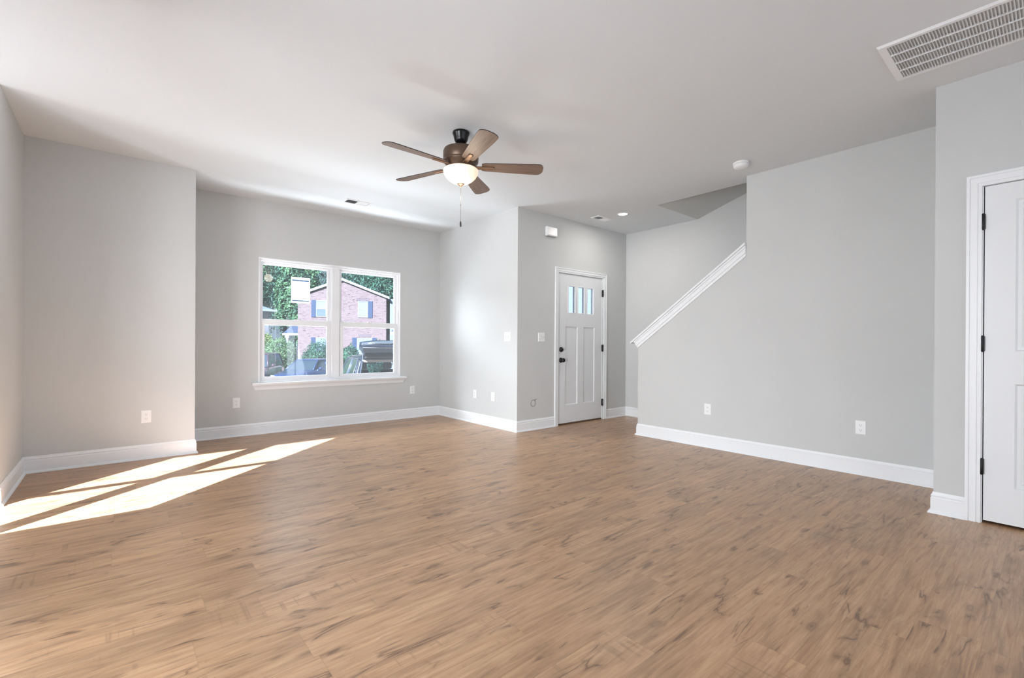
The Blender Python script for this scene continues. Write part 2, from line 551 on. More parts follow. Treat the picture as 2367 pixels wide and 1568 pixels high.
# staircase behind the stair wall
w = MB()
for i in range(12):
    y1 = 3.10 - .255 * i
    w.box(4.906, XF, -.6, y1, .188 * i, .188 * (i + 1) - .03)
    w.box(4.906, XF, -.6, y1 + .025, .188 * (i + 1) - .03, .188 * (i + 1))
struct(w, 'trim_stairs', TRIM, 'white stair flight rising behind the stair wall', 'stairs')

# ------------------------------------------------------------------ rake cap on the stair wall
def rake(name, off0, off1, xo, z_off0, z_off1, mat=TRIM):
    pass
u = Vector((0, -1, SL)).normalized()       # up the rake
nrm = Vector((0, SL, 1)).normalized()      # perpendicular, outwards
base = Vector((0, YS, zb(YS)))
def rake_piece(mb, s0, n0, n1, x0, x1):
    # lower end cut square to the slope, upper end cut plumb at y = 2.014
    def low(n): return base + u * s0 + nrm * n
    def top(n):
        p = base + nrm * n
        t = (p.y - 2.014) / -u.y
        return p + u * t
    a, b_, c_, d_ = low(n0), low(n1), top(n1), top(n0)
    mb.prism([(a.y, a.z), (b_.y, b_.z), (c_.y, c_.z), (d_.y, d_.z)], x0, x1, 'x')
rk = thing('trim_rake', 'white sloping moulded cap on the stair wall', 'trim', (XR, YS, zb(YS)), kind='structure')
m = MB(); rake_piece(m, -.035, .088, .108, XR - .042, 4.906 + .03)
m.build('cap_board', TRIM, rk, bevel=.003, local=False)
m = MB()
rake_piece(m, 0.0, .070, .088, XR - .024, XR)
rake_piece(m, 0.0, .058, .070, XR - .017, XR)
rake_piece(m, 0.0, .028, .058, XR - .020, XR)
rake_piece(m, 0.0, .000, .028, XR - .014, XR)
m.build('skirt_moulding', TRIM, rk, bevel=.003, local=False)

# ------------------------------------------------------------------ baseboards
BP = [(0, 0), (.026, 0), (.0255, .007), (.022, .014), (.015, .0185), (.013, .019), (.013, .098), (.0095, .103),
      (.0095, .108), (.012, .111), (.012, .115), (.007, .122), (.005, .129), (.004, .135), (0, .135)]
def baseboards(path, names, first=None, last=None):
    P = [Vector(p) for p in path]
    n = len(P)
    dirs = [(P[i + 1] - P[i]).normalized() for i in range(n - 1)]
    nr = [Vector((d.y, -d.x)) for d in dirs]          # interior on the right-hand side
    def off(i):
        if i == 0: return nr[0]
        if i == n - 1: return nr[-1]
        a, b = nr[i - 1], nr[i]
        return (a + b) / (1 + a.dot(b))
    for i in range(n - 1):
        if names[i] is None: continue
        rings = []
        for j in (i, i + 1):
            o = off(j)
            rings.append([(P[j].x + o.x * d, P[j].y + o.y * d, z) for d, z in BP])
        m = MB(); m.loft(rings, smooth=False)
        struct(m, names[i][0], TRIM, names[i][1], 'baseboard')
baseboards([(-2.9, 4.45), (XL, 4.45), (XL, YA), (XA, YA), (XA, YB), (XE, YB), (XE, YE), (4.331, YE)],
           [('baseboard_nook', 'white baseboard in the nook around the left corner'),
            ('baseboard_left', 'white baseboard of the left edge wall strip'),
            ('baseboard_alcove', 'white baseboard under the closet wall at left'),
            ('baseboard_alcove_return', 'short white baseboard return beside the closet wall'),
            ('baseboard_back', 'long white baseboard under the window wall'),
            ('baseboard_entry_side', 'bright white baseboard running to the entry corner'),
            ('baseboard_entry', 'white baseboard between entry corner and front door')])
baseboards([(5.383, YE), (XF, YE), (XF, 3.15)],
           [('baseboard_entry_right', 'short white baseboard right of the front door'),
            ('baseboard_foyer', 'white baseboard of the foyer wall beside the stair wall end')])
baseboards([(4.906, YS), (XR, YS), (XR, YJ), (XD, YJ), (XD, .386)],
           [('baseboard_stair_end', 'white baseboard around the end of the stair wall'),
            ('baseboard_stair', 'long white baseboard under the stair wall'),
            ('baseboard_right_return', 'white baseboard hidden behind the right corner'),
            ('baseboard_right', 'short white baseboard left of the closet door')])

# ------------------------------------------------------------------ windows
def ring(mb, x0, x1, z0, z1, w, y0, y1, wb=None, wt=None):
    wb = wb if wb is not None else w; wt = wt if wt is not None else w
    mb.box(x0, x0 + w, y0, y1, z0, z1); mb.box(x1 - w, x1, y0, y1, z0, z1)
    mb.box(x0 + w, x1 - w, y0, y1, z0, z0 + wb); mb.box(x0 + w, x1 - w, y0, y1, z1 - wt, z1)
    return mb

win = thing('window_1', 'white double window with four panes on the far wall', 'window', (2.146, YB, WZ0), kind='structure')
m = MB()
ring(m, WX0, WX1, WZ0, WZ1, .014, YB - .002, YB + .05)
ring(m, WX0 + .010, WX1 - .010, WZ0 + .004, WZ1 - .008, .022, YB + .030, YB + .13, wb=.030, wt=.030)
m.box(2.100, 2.196, YB + .027, YB + .13, WZ0 + .02, WZ1 - .02)
m.box(2.085, 2.211, YB + .050, YB + .13, WZ0 + .02, WZ1 - .02)
m.build('window_frame', VINYL, win, bevel=.002, local=False)
for (a, b_) in ((1.275, 2.085), (2.211, 3.018)):
    m = MB(); ring(m, a, b_, 1.318, 2.040, .026, YB + .078, YB + .108, wb=.038, wt=.034)
    s_ = m.build('upper_sash', VINYL, win, bevel=.003, local=False)
    MB().box(a + .02, b_ - .02, YB + .092, YB + .096, 1.35, 2.01).build('pane', GLASS, s_, local=False)
    m = MB(); ring(m, a, b_, .632, 1.352, .040, YB + .044, YB + .076, wb=.034, wt=.070)
    s_ = m.build('lower_sash', VINYL, win, bevel=.003, local=False)
    MB().box(a + .03, b_ - .03, YB + .058, YB + .062, .65, 1.30).build('pane', GLASS, s_, local=False)
    MB().box((a + b_) / 2 - .025, (a + b_) / 2 + .025, YB + .046, YB + .074, 1.352, 1.362).build('sash_lock', VINYL, win, bevel=.002, local=False)
# stool and moulded apron below it
m = MB()
m.box(1.172, 3.128, YB - .062, YB + .035, .583, .603)
m.build('window_stool', TRIM, win, bevel=.004, local=False)
m = MB()
prof = [(.050, .583), (.046, .572), (.030, .560), (.020, .545), (.015, .532), (.012, .519)]
rings = []
for xa, sgn in ((1.172, 1), (3.128, -1)):
    rg = []
    for d, z in prof: rg.append((xa + sgn * (.052 - d) * .9, YB - d, z))
    rg.append((xa + sgn * .045, YB + .0, .519)); rg.append((xa, YB + .0, .583))
    rings.append(rg)
m.loft(rings, smooth=False)
m.build('window_apron', TRIM, win, local=False)

# nook window (its sun patches fall on the floor)
nw = thing('window_2', 'white double window of the nook, out of view at left', 'window', (-1.45, 3.03, NZ0), kind='structure')
m = MB()
ring(m, NX0, NX1, NZ0, NZ1, .045, 3.02, 3.05, wb=.068, wt=.075)
m.box(-1.605, -1.372, 3.02, 3.05, 1.365, NZ1); m.box(-1.600, -1.428, 3.02, 3.05, NZ0, 1.365)
m.box(NX0, NX1, 3.02, 3.05, 1.338, 1.392)
m.build('window_frame', VINYL, nw, local=False)
for a, b_ in ((-2.225, -1.615), (-1.385, -.70)):
    MB().box(a, b_, 3.033, 3.036, NZ0 + .06, NZ1 - .06).build('pane', CLEAR, nw, local=False)

nd_ = thing('assumed_nook_door', 'assumed glass patio door of the nook, unseen at left, letting in light', 'door', (-2.96, 3.75, 0), kind='structure')  # unseen door assumed from the light coming from the left
m = MB()
for ya, yb_ in ((3.14, 3.22), (4.28, 4.36), (3.71, 3.79)): m.box(-2.99, -2.93, ya, yb_, 0, 2.16)
m.box(-2.99, -2.93, 3.22, 4.28, 2.08, 2.16); m.box(-2.99, -2.93, 3.22, 4.28, 0, .1)
m.build('door_frame', VINYL, nd_, local=False)
MB().box(-2.965, -2.96, 3.2, 4.3, .08, 2.1).build('pane', CLEAR, nd_, local=False)

pd_ = thing('added_door', 'added sliding glass door left of the viewpoint, unseen, letting in fill light', 'door', (XL - .09, 1.7, 0), kind='structure')  # unseen door added so the left fill lamp can shine in
m = MB()
for ya, yb_ in ((.70, .76), (2.64, 2.70), (1.67, 1.73)): m.box(XL - .12, XL - .07, ya, yb_, 0, 2.16)
m.box(XL - .12, XL - .07, .76, 2.64, 2.10, 2.16); m.box(XL - .12, XL - .07, .76, 2.64, 0, .06)
m.build('door_frame', VINYL, pd_, local=False)
MB().box(XL - .10, XL - .095, .74, 2.66, .05, 2.12).build('pane', CLEAR, pd_, local=False)
struct(MB().box(-7.3, -7.0, -16, -2.75, -1.25, 8.5), 'sun_blocker_wall', PAINT, 'tall added wall outside at the rear left, unseen, blocking the sun', 'wall')  # unseen wall added to keep direct sun off the left door

# assumed patio glazing in the rear wall, unseen, put in for light
pt = thing('assumed_rear_glazing', 'assumed wide patio glazing behind the viewpoint, unseen, letting in light', 'window', (1.6, REAR, 0), kind='structure')
m = MB(); ring(m, -0.6, 3.8, 0, 2.3, .06, REAR - .1, REAR - .04)
for xx in (.5, 1.6, 2.7): m.box(xx - .04, xx + .04, REAR - .1, REAR - .04, .05, 2.25)
m.build('window_frame', VINYL, pt, local=False)
MB().box(-.56, 3.76, REAR - .075, REAR - .070, .05, 2.25).build('pane', CLEAR, pt, local=False)

# ------------------------------------------------------------------ front door
def casing(mb, axis, a0, a1, z1, w, face, sgn):
    # stepped casing around an opening a0..a1 (outer edges), protruding sgn from face
    def bx(a, b, z0_, z1_, t):
        if axis == 'x': mb.box(a, b, face, face + sgn * t, z0_, z1_)
        else: mb.box(face, face + sgn * t, a, b, z0_, z1_)
    for (o0, o1, t) in ((0, .22, .020), (.22, .34, .014), (.34, .72, .016), (.72, .84, .011), (.84, 1.0, .013)):
        p, q = w * o0, w * o1
        bx(a0 + p, a0 + q, 0, z1 - p, t); bx(a1 - q, a1 - p, 0, z1 - p, t)
        bx(a0 + q, a1 - q, z1 - q, z1 - p, t)

d1 = thing('door_1', 'white front door with three small glass lites and black knob', 'door', ((DX0 + DX1) / 2, YE, 0), kind='structure')
m = MB(); casing(m, 'x', 4.331, 5.383, 2.083, .062, YE, -1)
m.box(DX0, DX0 + .012, YE, YE + T, 0, DZ1); m.box(DX1 - .012, DX1, YE, YE + T, 0, DZ1); m.box(DX0, DX1, YE, YE + T, DZ1 - .012, DZ1)
m.build('door_casing', TRIM, d1, local=False)
sx0, sx1, sz0, sz1 = 4.402, 5.294, .022, 2.012
yf = YE + .006
m = MB()
Lx = [(4.590, 4.745), (4.782, 4.935), (4.972, 5.125)]
LZ0, LZ1 = 1.490, 1.862
# slab with recessed panels and open lites: build from stiles, rails and sunk panels
pan = [(4.545, 4.785), (4.905, 5.140)]
PZ0, PZ1 = .260, 1.312
m.box(sx0, pan[0][0], yf, yf + .044, sz0, sz1); m.box(pan[1][1], sx1, yf, yf + .044, sz0, sz1)
m.box(pan[0][0], pan[1][1], yf, yf + .044, sz0, PZ0)
m.box(pan[0][1], pan[1][0], yf, yf + .044, PZ0, PZ1)
m.box(pan[0][0], pan[1][1], yf, yf + .044, PZ1, LZ0)
m.box(pan[0][0], pan[1][1], yf, yf + .044, LZ1, sz1)
xs = [pan[0][0]] + [t for l in Lx for t in l] + [pan[1][1]]
for i in range(0, 8, 2): m.box(xs[i], xs[i + 1], yf, yf + .044, LZ0, LZ1)
for a, b_ in pan:
    m.box(a, b_, yf + .012, yf + .036, PZ0, PZ1)
    # sloped sticking round each panel
    for (p0, p1, q0, q1) in (((a, PZ0), (b_, PZ0), (b_ - .012, PZ0 + .012), (a + .012, PZ0 + .012)),
                             ((b_, PZ0), (b_, PZ1), (b_ - .012, PZ1 - .012), (b_ - .012, PZ0 + .012)),
                             ((b_, PZ1), (a, PZ1), (a + .012, PZ1 - .012), (b_ - .012, PZ1 - .012)),
                             ((a, PZ1), (a, PZ0), (a + .012, PZ0 + .012), (a + .012, PZ1 - .012))):
        m.add([(p0[0], yf, p0[1]), (p1[0], yf, p1[1]), (q0[0], yf + .0115, q0[1]), (q1[0], yf + .0115, q1[1])], [(0, 1, 2, 3)])
slab = m.build('door_slab', DOORW, d1, local=False)
for a, b_ in Lx:
    m = MB(); ring(m, a - .006, b_ + .006, LZ0 - .006, LZ1 + .006, .014, yf - .003, yf + .05)
    o = m.build('lite_frame', VINYL, d1, bevel=.002, local=False)
    MB().box(a, b_, yf + .02, yf + .024, LZ0, LZ1).build('pane', DGLASS, o, local=False)
# deadbolt, knob, hinges, threshold
m = MB(); m.lathe([(.0, -.030), (.010, -.030), (.014, -.026), (.030, -.016), (.033, -.006), (.033, 0)], (4.456, yf, 1.002), 28, axis='y', cap=False)
m.box(4.452, 4.460, yf - .042, yf - .026, .990, 1.014)
m.build('deadbolt', BLACK, d1, local=False)
m = MB(); m.lathe([(.0, -.068), (.014, -.068), (.024, -.062), (.029, -.052), (.028, -.042), (.020, -.032), (.012, -.026), (.011, -.010), (.032, -.008), (.034, 0)], (4.456, yf, .862), 28, axis='y', cap=False)
m.build('door_knob', BLACK, d1, local=False)
for z in (1.804, 1.020, .243):
    m = MB(); m.lathe([(.0, -.052), (.004, -.051), (.0075, -.048), (.0075, .048), (.004, .051), (0, .052)], (5.302, YE - .012, z), 14, cap=False)
    m.box(5.295, 5.309, YE - .012, YE + .006, z - .048, z + .048)
    m.build('hinge', BLACK, d1, local=False)
MB().box(DX0, DX1, YE + .002, YE + T, 0, .018).build('threshold', pbr('threshold_bronze', (.12, .07, .04), .5), d1, local=False)

# ------------------------------------------------------------------ closet door on the right
d2 = thing('door_2', 'white two-panel closet door with black hinges at the right edge', 'door', (XD, (RD0 + RD1) / 2, 0), kind='structure')
m = MB(); casing(m, 'y', RD0 - .068, .386, 2.118, .068, XD, -1)
m.box(XD, XD + T, RD1 - .006, RD1, 0, RDZ); m.box(XD, XD + T, RD0, RD0 + .006, 0, RDZ); m.box(XD, XD + T, RD0, RD1, RDZ - .006, RDZ)
m.build('door_casing', TRIM, d2, local=False)
xf_ = XD + .004
y0, y1, z0, z1 = RD0 + .010, RD1 - .011, .018, RDZ - .010
pa, pb = y0 + .128, y1 - .128
m = MB()
m.box(xf_, xf_ + .035, y0, pa, z0, z1); m.box(xf_, xf_ + .035, pb, y1, z0, z1)
m.box(xf_, xf_ + .035, pa, pb, z0, .232); m.box(xf_, xf_ + .035, pa, pb, .852, 1.046); m.box(xf_, xf_ + .035, pa, pb, 1.944, z1)
for za, zc in ((.232, .852), (1.046, 1.944)):
    def rect(i, x): return [(x, pa + i, za + i), (x, pb - i, za + i), (x, pb - i, zc - i), (x, pa + i, zc - i)]
    R_ = [rect(0, xf_), rect(.010, xf_ + .012), rect(.026, xf_ + .012), rect(.046, xf_ + .003)]
    for i in range(3):
        for k in range(4):
            m.add([R_[i][k], R_[i][(k + 1) % 4], R_[i + 1][(k + 1) % 4], R_[i + 1][k]], [(0, 1, 2, 3)])
    m.add(R_[3], [(0, 1, 2, 3)])
m.build('door_slab', DOORW, d2, local=False)
for z in (1.832, 1.090, .344):
    m = MB(); m.lathe([(.0, -.051), (.004, -.050), (.0075, -.046), (.0075, .046), (.004, .050), (0, .051)], (XD - .008, RD1 - .004, z), 14, cap=False)
    m.box(XD - .008, XD + .006, RD1 - .014, RD1 - .001, z - .045, z + .045)
    m.build('hinge', BLACK, d2, local=False)

m = MB(); m.lathe([(.034, 0), (.032, -.008), (.011, -.010), (.012, -.026), (.020, -.032), (.028, -.042), (.029, -.052), (.024, -.062), (.014, -.068), (0, -.068)], (xf_, RD0 + .075, .93), 28, axis='x', cap=False)
m.build('door_knob', BLACK, d2, local=False)

# ------------------------------------------------------------------ outlets and switches (local frame: plate faces -Y)
def plate_mesh(w, h, t=.006):
    m = MB()
    def rc(i, y): return [(-w / 2 + i, y, -h / 2 + i), (w / 2 - i, y, -h / 2 + i), (w / 2 - i, y, h / 2 - i), (-w / 2 + i, y, h / 2 - i)]
    m.loft([rc(0, 0), rc(0, -.002), rc(.003, -t + .001), rc(.006, -t)], smooth=False)
    return m
def make_outlet(label):
    t = thing('wall_outlet', label, 'outlet', group='electrical outlets low on the walls')
    plate_mesh(.074, .116).build('cover_plate', PLATE, t)
    for s in (-1, 1):
        m = MB()
        pts = []
        for k in range(24):
            a = 2 * PI * k / 24
            pts.append((.0165 * math.cos(a), max(-.0125, min(.0125, .0165 * math.sin(a))) + s * .0195))
        m.prism(pts, -.0075, -.004, 'y')
        r = m.build('receptacle', PLATE, t)
        m = MB()
        zc = s * .0195
        m.box(-.0075, -.0052, -.0078, -.0072, zc - .002, zc + .0075)
        m.box(.0052, .0075, -.0078, -.0072, zc - .001, zc + .0065)
        m.lathe([(.0024, -.0078), (.0024, -.0072)], (0, 0, zc - .0075), 10, axis='y')
        m.build('slots', SLOT, r)
    MB().lathe([(.0030, -.0072), (.0030, -.005)], (0, 0, 0), 12, axis='y').build('screw', PLATE, t)
    return t
RX = R(-90)
o0 = make_outlet('white outlet on the closet wall at far left')
o0.location = (.192, YA, .389)
dup(o0, (1.022, YB, .383), (0, 0, 0), 'white outlet under the left side of the far window')
dup(o0, (3.243, YB, .399), (0, 0, 0), 'white outlet right of the far window near the corner')
dup(o0, (XE, 5.140, .388), (0, 0, RX), 'left of two small white outlets on the bright wall by the entry corner')
dup(o0, (XE, 4.740, .388), (0, 0, RX), 'right of two small white outlets on the bright wall by the entry corner')
dup(o0, (XR, 2.398, .398), (0, 0, RX), 'white outlet on the stair wall below the sloping cap')
dup(o0, (XR, 1.079, .392), (0, 0, RX), 'white outlet on the stair wall nearest the closet door')

def make_switch(label):
    t = thing('light_switch', label, 'switch', group='double switch plates')
    plate_mesh(.118, .116).build('cover_plate', PLATE, t)
    for s, up in ((-1, -1), (1, 1)):
        m = MB(); m.box(s * .023 - .0055, s * .023 + .0055, -.0070, -.004, -.013, .013)
        r = m.build('toggle_slot', PALESLOT, t)
        m = MB()
        m.loft([[(s * .023 - .004, -.005, -.005), (s * .023 + .004, -.005, -.005), (s * .023 + .004, -.005, .005), (s * .023 - .004, -.005, .005)],
                [(s * .023 - .003, -.018, -.003 + up * .008), (s * .023 + .003, -.018, -.003 + up * .008), (s * .023 + .003, -.018, .003 + up * .008), (s * .023 - .003, -.018, .003 + up * .008)]], smooth=False)
        m.build('toggle', PLATE, r)
    return t
s0 = make_switch('white double switch on the bright wall left of the entry corner')
s0.location = (XE, 4.456, 1.160); s0.rotation_euler = (0, 0, RX)
dup(s0, (4.095, YE, 1.160), (0, 0, 0), 'white double switch beside the front door')

# small round ring (low-voltage opening) near the floor left of the door
rg = thing('wall_ring', 'small round grey ring low on the wall left of the front door', 'cable port', (3.955, YE, .335))
m = MB(); m.lathe([(.034, 0), (.036, -.003), (.044, -.004), (.047, -.001), (.047, 0)], (0, 0, 0), 28, axis='y', cap=False)
m.build('collar', GREYSLOT, rg)
m = MB(); m.lathe([(0, -.001), (.034, -.001)], (0, 0, 0), 28, axis='y', cap=False)
m.build('wall_plug', PAINT, rg)
MB().tube([(.02, -.003, .03), (.04, -.006, .045), (.056, -.006, .046)], .003).build('wire', SLOT, rg)

# door chime
ch = thing('door_chime', 'white rectangular chime box high on the wall left of the front door', 'chime', (4.235, YE, 2.518))
m = MB(); m.box(-.092, .092, -.052, 0, -.060, .060)
m.build('chime_cover', PLATE, ch, bevel=.012)
MB().box(-.080, .080, -.040, -.008, -.066, -.058).build('chime_grille', GREYSLOT, ch)

# ------------------------------------------------------------------ ceiling items
def lathe_obj(prof, name, mat, parent, n=40, **kw):
    return MB().lathe(prof, n=n, **kw).build(name, mat, parent)

sd = thing('smoke_detector', 'round white smoke detector on the ceiling near the stair opening', 'smoke detector', (4.330, 1.900, H))
lathe_obj([(.066, 0), (.068, -.004), (.068, -.013), (.064, -.016)], 'base_ring', PLATE, sd, cap=False)
lathe_obj([(.062, -.016), (.066, -.019), (.065, -.034), (.057, -.047), (.040, -.054), (0, -.056)], 'sensor_body', PLATE, sd, cap=False)
lathe_obj([(.063, -.0155), (.063, -.0200)], 'sensing_gap', GREYSLOT, sd, cap=False)

dl = thing('recessed_light', 'lit round recessed light in the ceiling above the entry', 'ceiling light', (4.908, 3.628, H))
lathe_obj([(.075, 0), (.074, -.004), (.058, -.006), (.052, -.001)], 'trim_ring', TRIM, dl, cap=False)
lathe_obj([(.052, -.003), (0, -.003)], 'lens', pbr('lit_lens', (1, 1, 1), .5, emit=(1, .98, .95), emit_s=14), dl, cap=False)
light('recessed_light_glow', 'AREA', (4.908, 3.628, H - .012), 7, (1, .97, .93), (0, 0, -1), .1, .1)

# supply registers: flanged frame, two banks of louvres throwing opposite ways
def make_register(name, label, loc, lx, ly):
    t = thing(name, label, 'vent', loc, group='small ceiling supply vents')
    m = MB()
    fl = .022
    def rc(i, z): return [(-lx / 2 + i, -ly / 2 + i, z), (lx / 2 - i, -ly / 2 + i, z), (lx / 2 - i, ly / 2 - i, z), (-lx / 2 + i, ly / 2 - i, z)]
    A, B, C_ = rc(0, 0), rc(.006, -.008), rc(fl, -.008)
    D = rc(fl, -.0005)
    for a, b_ in ((A, B), (B, C_), (C_, D)):
        for k in range(4): m.add([a[k], a[(k + 1) % 4], b_[(k + 1) % 4], b_[k]], [(0, 1, 2, 3)])
    m.box(-.006, .006, -ly / 2 + fl, ly / 2 - fl, -.008, -.001)
    m.build('vent_frame', TRIM, t)
    MB().box(-lx / 2 + fl, lx / 2 - fl, -ly / 2 + fl, ly / 2 - fl, -.0012, -.0004).build('duct_shade', VOID, t)  # dark sheet standing in for the shade behind the louvres
    for s in (-1, 1):
        m = MB()
        n = 9
        for i in range(n):
            xc = s * (.010 + (lx / 2 - fl - .014) * (i + .5) / n)
            hw = -.004
            # blades of the two banks lean opposite ways
            m.add([(xc - s * -hw * 1.0, -ly / 2 + fl, -.0015), (xc + s * -hw * 1.0, -ly / 2 + fl, -.0078),
                   (xc + s * -hw * 1.0, ly / 2 - fl, -.0078), (xc - s * -hw * 1.0, ly / 2 - fl, -.0015)], [(0, 1, 2, 3)])
            
        m.build('louvres', TRIM, t)
    return t
make_register('ceiling_vent', 'white ceiling vent in front of the far window', (2.148, 5.393, H), .31, .165)
v2 = make_register('ceiling_vent', 'white ceiling vent above the front door beside the lit recessed light', (4.867, 3.937, H), .29, .135)

# big return grille
gx0, gx1, gy1, gy0 = 3.225, 3.722, .680, -.40
rgx = thing('return_air_grille', 'large white louvred return grille on the ceiling at upper right', 'vent', ((gx0 + gx1) / 2, (gy0 + gy1) / 2, H))
m = MB()
def rcg(i, z, i2=None):
    j = i if i2 is None else i2
    return [(gx0 + i, gy0 + j, z), (gx1 - i, gy0 + j, z), (gx1 - i, gy1 - j, z), (gx0 + i, gy1 - j, z)]
A, B, C_, D = rcg(0, H), rcg(.008, H - .012), rcg(.030, H - .012, .040), rcg(.030, H - .0005, .040)
for a, b_ in ((A, B), (B, C_), (C_, D)):
    for k in range(4): m.add([a[k], a[(k + 1) % 4], b_[(k + 1) % 4], b_[k]], [(0, 1, 2, 3)])
m.build('grille_frame', TRIM, rgx, local=False)
MB().box(gx0 + .03, gx1 - .03, gy0 + .04, gy1 - .04, H - .0015, H - .0005).build('filter', FILTER, rgx, local=False)
ix0, ix1, iy0, iy1 = gx0 + .030, gx1 - .030, gy0 + .040, gy1 - .040
rw = (ix1 - ix0) / 4
for k in range(1, 4):
    MB().box(ix0 + rw * k - .0035, ix0 + rw * k + .0035, iy0, iy1, H - .014, H - .002).build('divider_bar', TRIM, rgx, local=False)
for k in range(4):
    m = MB()
    a, b_ = ix0 + rw * k + .0035, ix0 + rw * (k + 1) - .0035
    yy = iy1 - .004
    while yy > iy0 + .004:
        # curved blade leaning along y
        p = [(yy, H - .0025), (yy - .0022, H - .0065), (yy - .0060, H - .0105), (yy - .0085, H - .0120)]
        for i in range(3):
            m.add([(a, p[i][0], p[i][1]), (b_, p[i][0], p[i][1]), (b_, p[i + 1][0], p[i + 1][1]), (a, p[i + 1][0], p[i + 1][1])], [(0, 1, 2, 3)], smooth=True)
        yy -= .0128
    m.build('louvre_row', TRIM, rgx, local=False)

# ------------------------------------------------------------------ ceiling fan
fx, fy = 2.054, 3.068
fan = thing('ceiling_fan', 'brown five-blade ceiling fan with lit white bowl and pull chain', 'ceiling fan', (fx, fy, H))
lathe_obj([(.066, 0), (.068, -.008), (.066, -.018), (.060, -.028), (.054, -.060), (.046, -.078), (.034, -.088), (.014, -.090)], 'canopy', BLACKG, fan)
lathe_obj([(.012, -.085), (.012, -.135)], 'downrod', BLACKG, fan, n=20)
lathe_obj([(.02, -.120), (.055, -.124), (.110, -.130), (.132, -.140), (.139, -.158), (.139, -.215), (.134, -.222), (.134, -.228), (.138, -.232),
           (.136, -.238), (.120, -.256), (.108, -.270), (.104, -.276), (.100, -.282)], 'motor_housing', BRONZE, fan, n=56)
lathe_obj([(.100, -.280), (.118, -.284), (.126, -.290), (.126, -.300), (.10, -.302)], 'light_fitter', BRONZE2, fan, n=56)
bowl = [(.128, -.293), (.137, -.300), (.1385, -.308), (.133, -.330), (.120, -.353), (.098, -.376), (.068, -.396), (.036, -.408), (.0, -.412)]
lathe_obj(bowl, 'bowl_shade', SHADE, fan, n=56, cap=False)
lathe_obj([(.010, -.402), (.028, -.404), (.030, -.409), (.022, -.415), (.012, -.420), (.010, -.427), (.005, -.433), (0, -.436)], 'finial', BRONZE2, fan, n=24)
chn = MB()
chn.tube([(0, 0, -.434), (0, 0, -.705)], .0016, 6)
for k in range(34): chn.lathe([(0, .0022), (.0022, 0), (0, -.0022)], (0, 0, -.440 - k * .0078), 6)
chn.lathe([(0, .006), (.004, .003), (.004, -.003), (0, -.006)], (0, 0, -.572), 8)
pc = chn.build('pull_chain', pbr('chain_brass_grey', (.22, .2, .18), .4, metal=.6), fan)
MB().lathe([(.002, -.700), (.0055, -.706), (.0075, -.722), (.0070, -.738), (.003, -.746), (0, -.747)], n=16, cap=False).build('chain_pull', pbr('dark_wood_pull', (.04, .035, .03), .5), pc)

def blade_parts():
    # along +X, local z 0 at mounting plane
    n = 15
    top = []
    xs = [0.165 + (.655 - .165) * i / n for i in range(n + 1)]
    def hw(x):
        t = (x - .165) / .49
        w = .050 + .022 * min(1, t * 1.25)
        if t > .90: w *= math.sqrt(max(0, 1 - ((t - .90) / .104) ** 2.4))
        if t < .04: w *= .86 + 3.5 * t
        return w
    xs = sorted(set(xs + [.655 - d for d in (.0008, .003, .007, .014, .022, .032, .042)] + [.170, .175, .18]))
    up = [(x, hw(x)) for x in xs]
    outline = up + [(x, -h) for x, h in reversed(up)]
    m = MB(); th = .0055
    k = len(outline)
    top = [(x, y, th / 2) for x, y in outline]; bot = [(x, y, -th / 2) for x, y in outline]
    m.add(top, [tuple(range(k))], 0); m.add(bot, [tuple(range(k))], 0)
    m.add(top + bot, [(i, (i + 1) % k, k + (i + 1) % k, k + i) for i in range(k)], 1)
    arm = MB()
    arm.box(.095, .215, -.016, .016, -.010, -.003)
    arm.box(.200, .262, -.011, .011, -.009, -.003)
    arm.box(.105, .255, -.0165, -.0115, -.013, -.003); arm.box(.105, .255, .0115, .0165, -.013, -.003)
    return m, arm
bm_, am_ = blade_parts()
zbld = -.268
for k in range(5):
    a = R(37.5 + 72 * k)
    if k == 0:
        b0 = bm_.build('blade', [BLADE, BLADE_EDGE], fan)
        a0_ = am_.build('blade_arm', BRONZE2, b0, bevel=.002)
        b = b0
    else:
        b = b0.copy(); COL.objects.link(b); b.parent = fan
        aa = a0_.copy(); COL.objects.link(aa); aa.parent = b
    b.location = (0, 0, zbld)
    b.rotation_euler = (R(-12), 0, a)
light('fan_bulb', 'POINT', (fx, fy, H - .50), 2.2, (1.0, .86, .68), shadow_soft_size=.07)

# ------------------------------------------------------------------ permit paper taped to the upper left pane
pp = thing('permit_paper', 'white sheet of paper taped on the upper left window pane', 'paper', (1.733, YB + .0905, 1.73))
PAPER, _nt, _N, _L, _b = nmat('white_paper')
_b.inputs['Base Color'].default_value = (.92, .92, .92, 1)
_b.inputs['Roughness'].default_value = .7
_tl = _N.new('ShaderNodeBsdfTranslucent'); _tl.inputs[0].default_value = (.95, .97, .97, 1)
_ms = _N.new('ShaderNodeMixShader'); _ms.inputs[0].default_value = .55
_L.new(_b.outputs[0], _ms.inputs[1]); _L.new(_tl.outputs[0], _ms.inputs[2]); _L.new(_ms.outputs[0], _N['Material Output'].inputs[0])
MB().box(-.112, .112, -.0008, .0, -.160, .160).build('sheet', PAPER, pp)
TAPE = pbr('blue_tape', (.10, .22, .42), .6)
MB().box(-.100, .100, -.0016, -.0008, .112, .128).build('tape_strip', TAPE, pp)
MB().box(-.100, .100, -.0016, -.0008, -.138, -.126).build('tape_strip', TAPE, pp)
m = MB()
m.box(-.085, .080, -.0012, -.0008, -.045, -.043); m.box(-.082, -.080, -.0012, -.0008, -.04, .10)
m.build('printed_rule', pbr('faint_print', (.55, .6, .62), .7), pp)

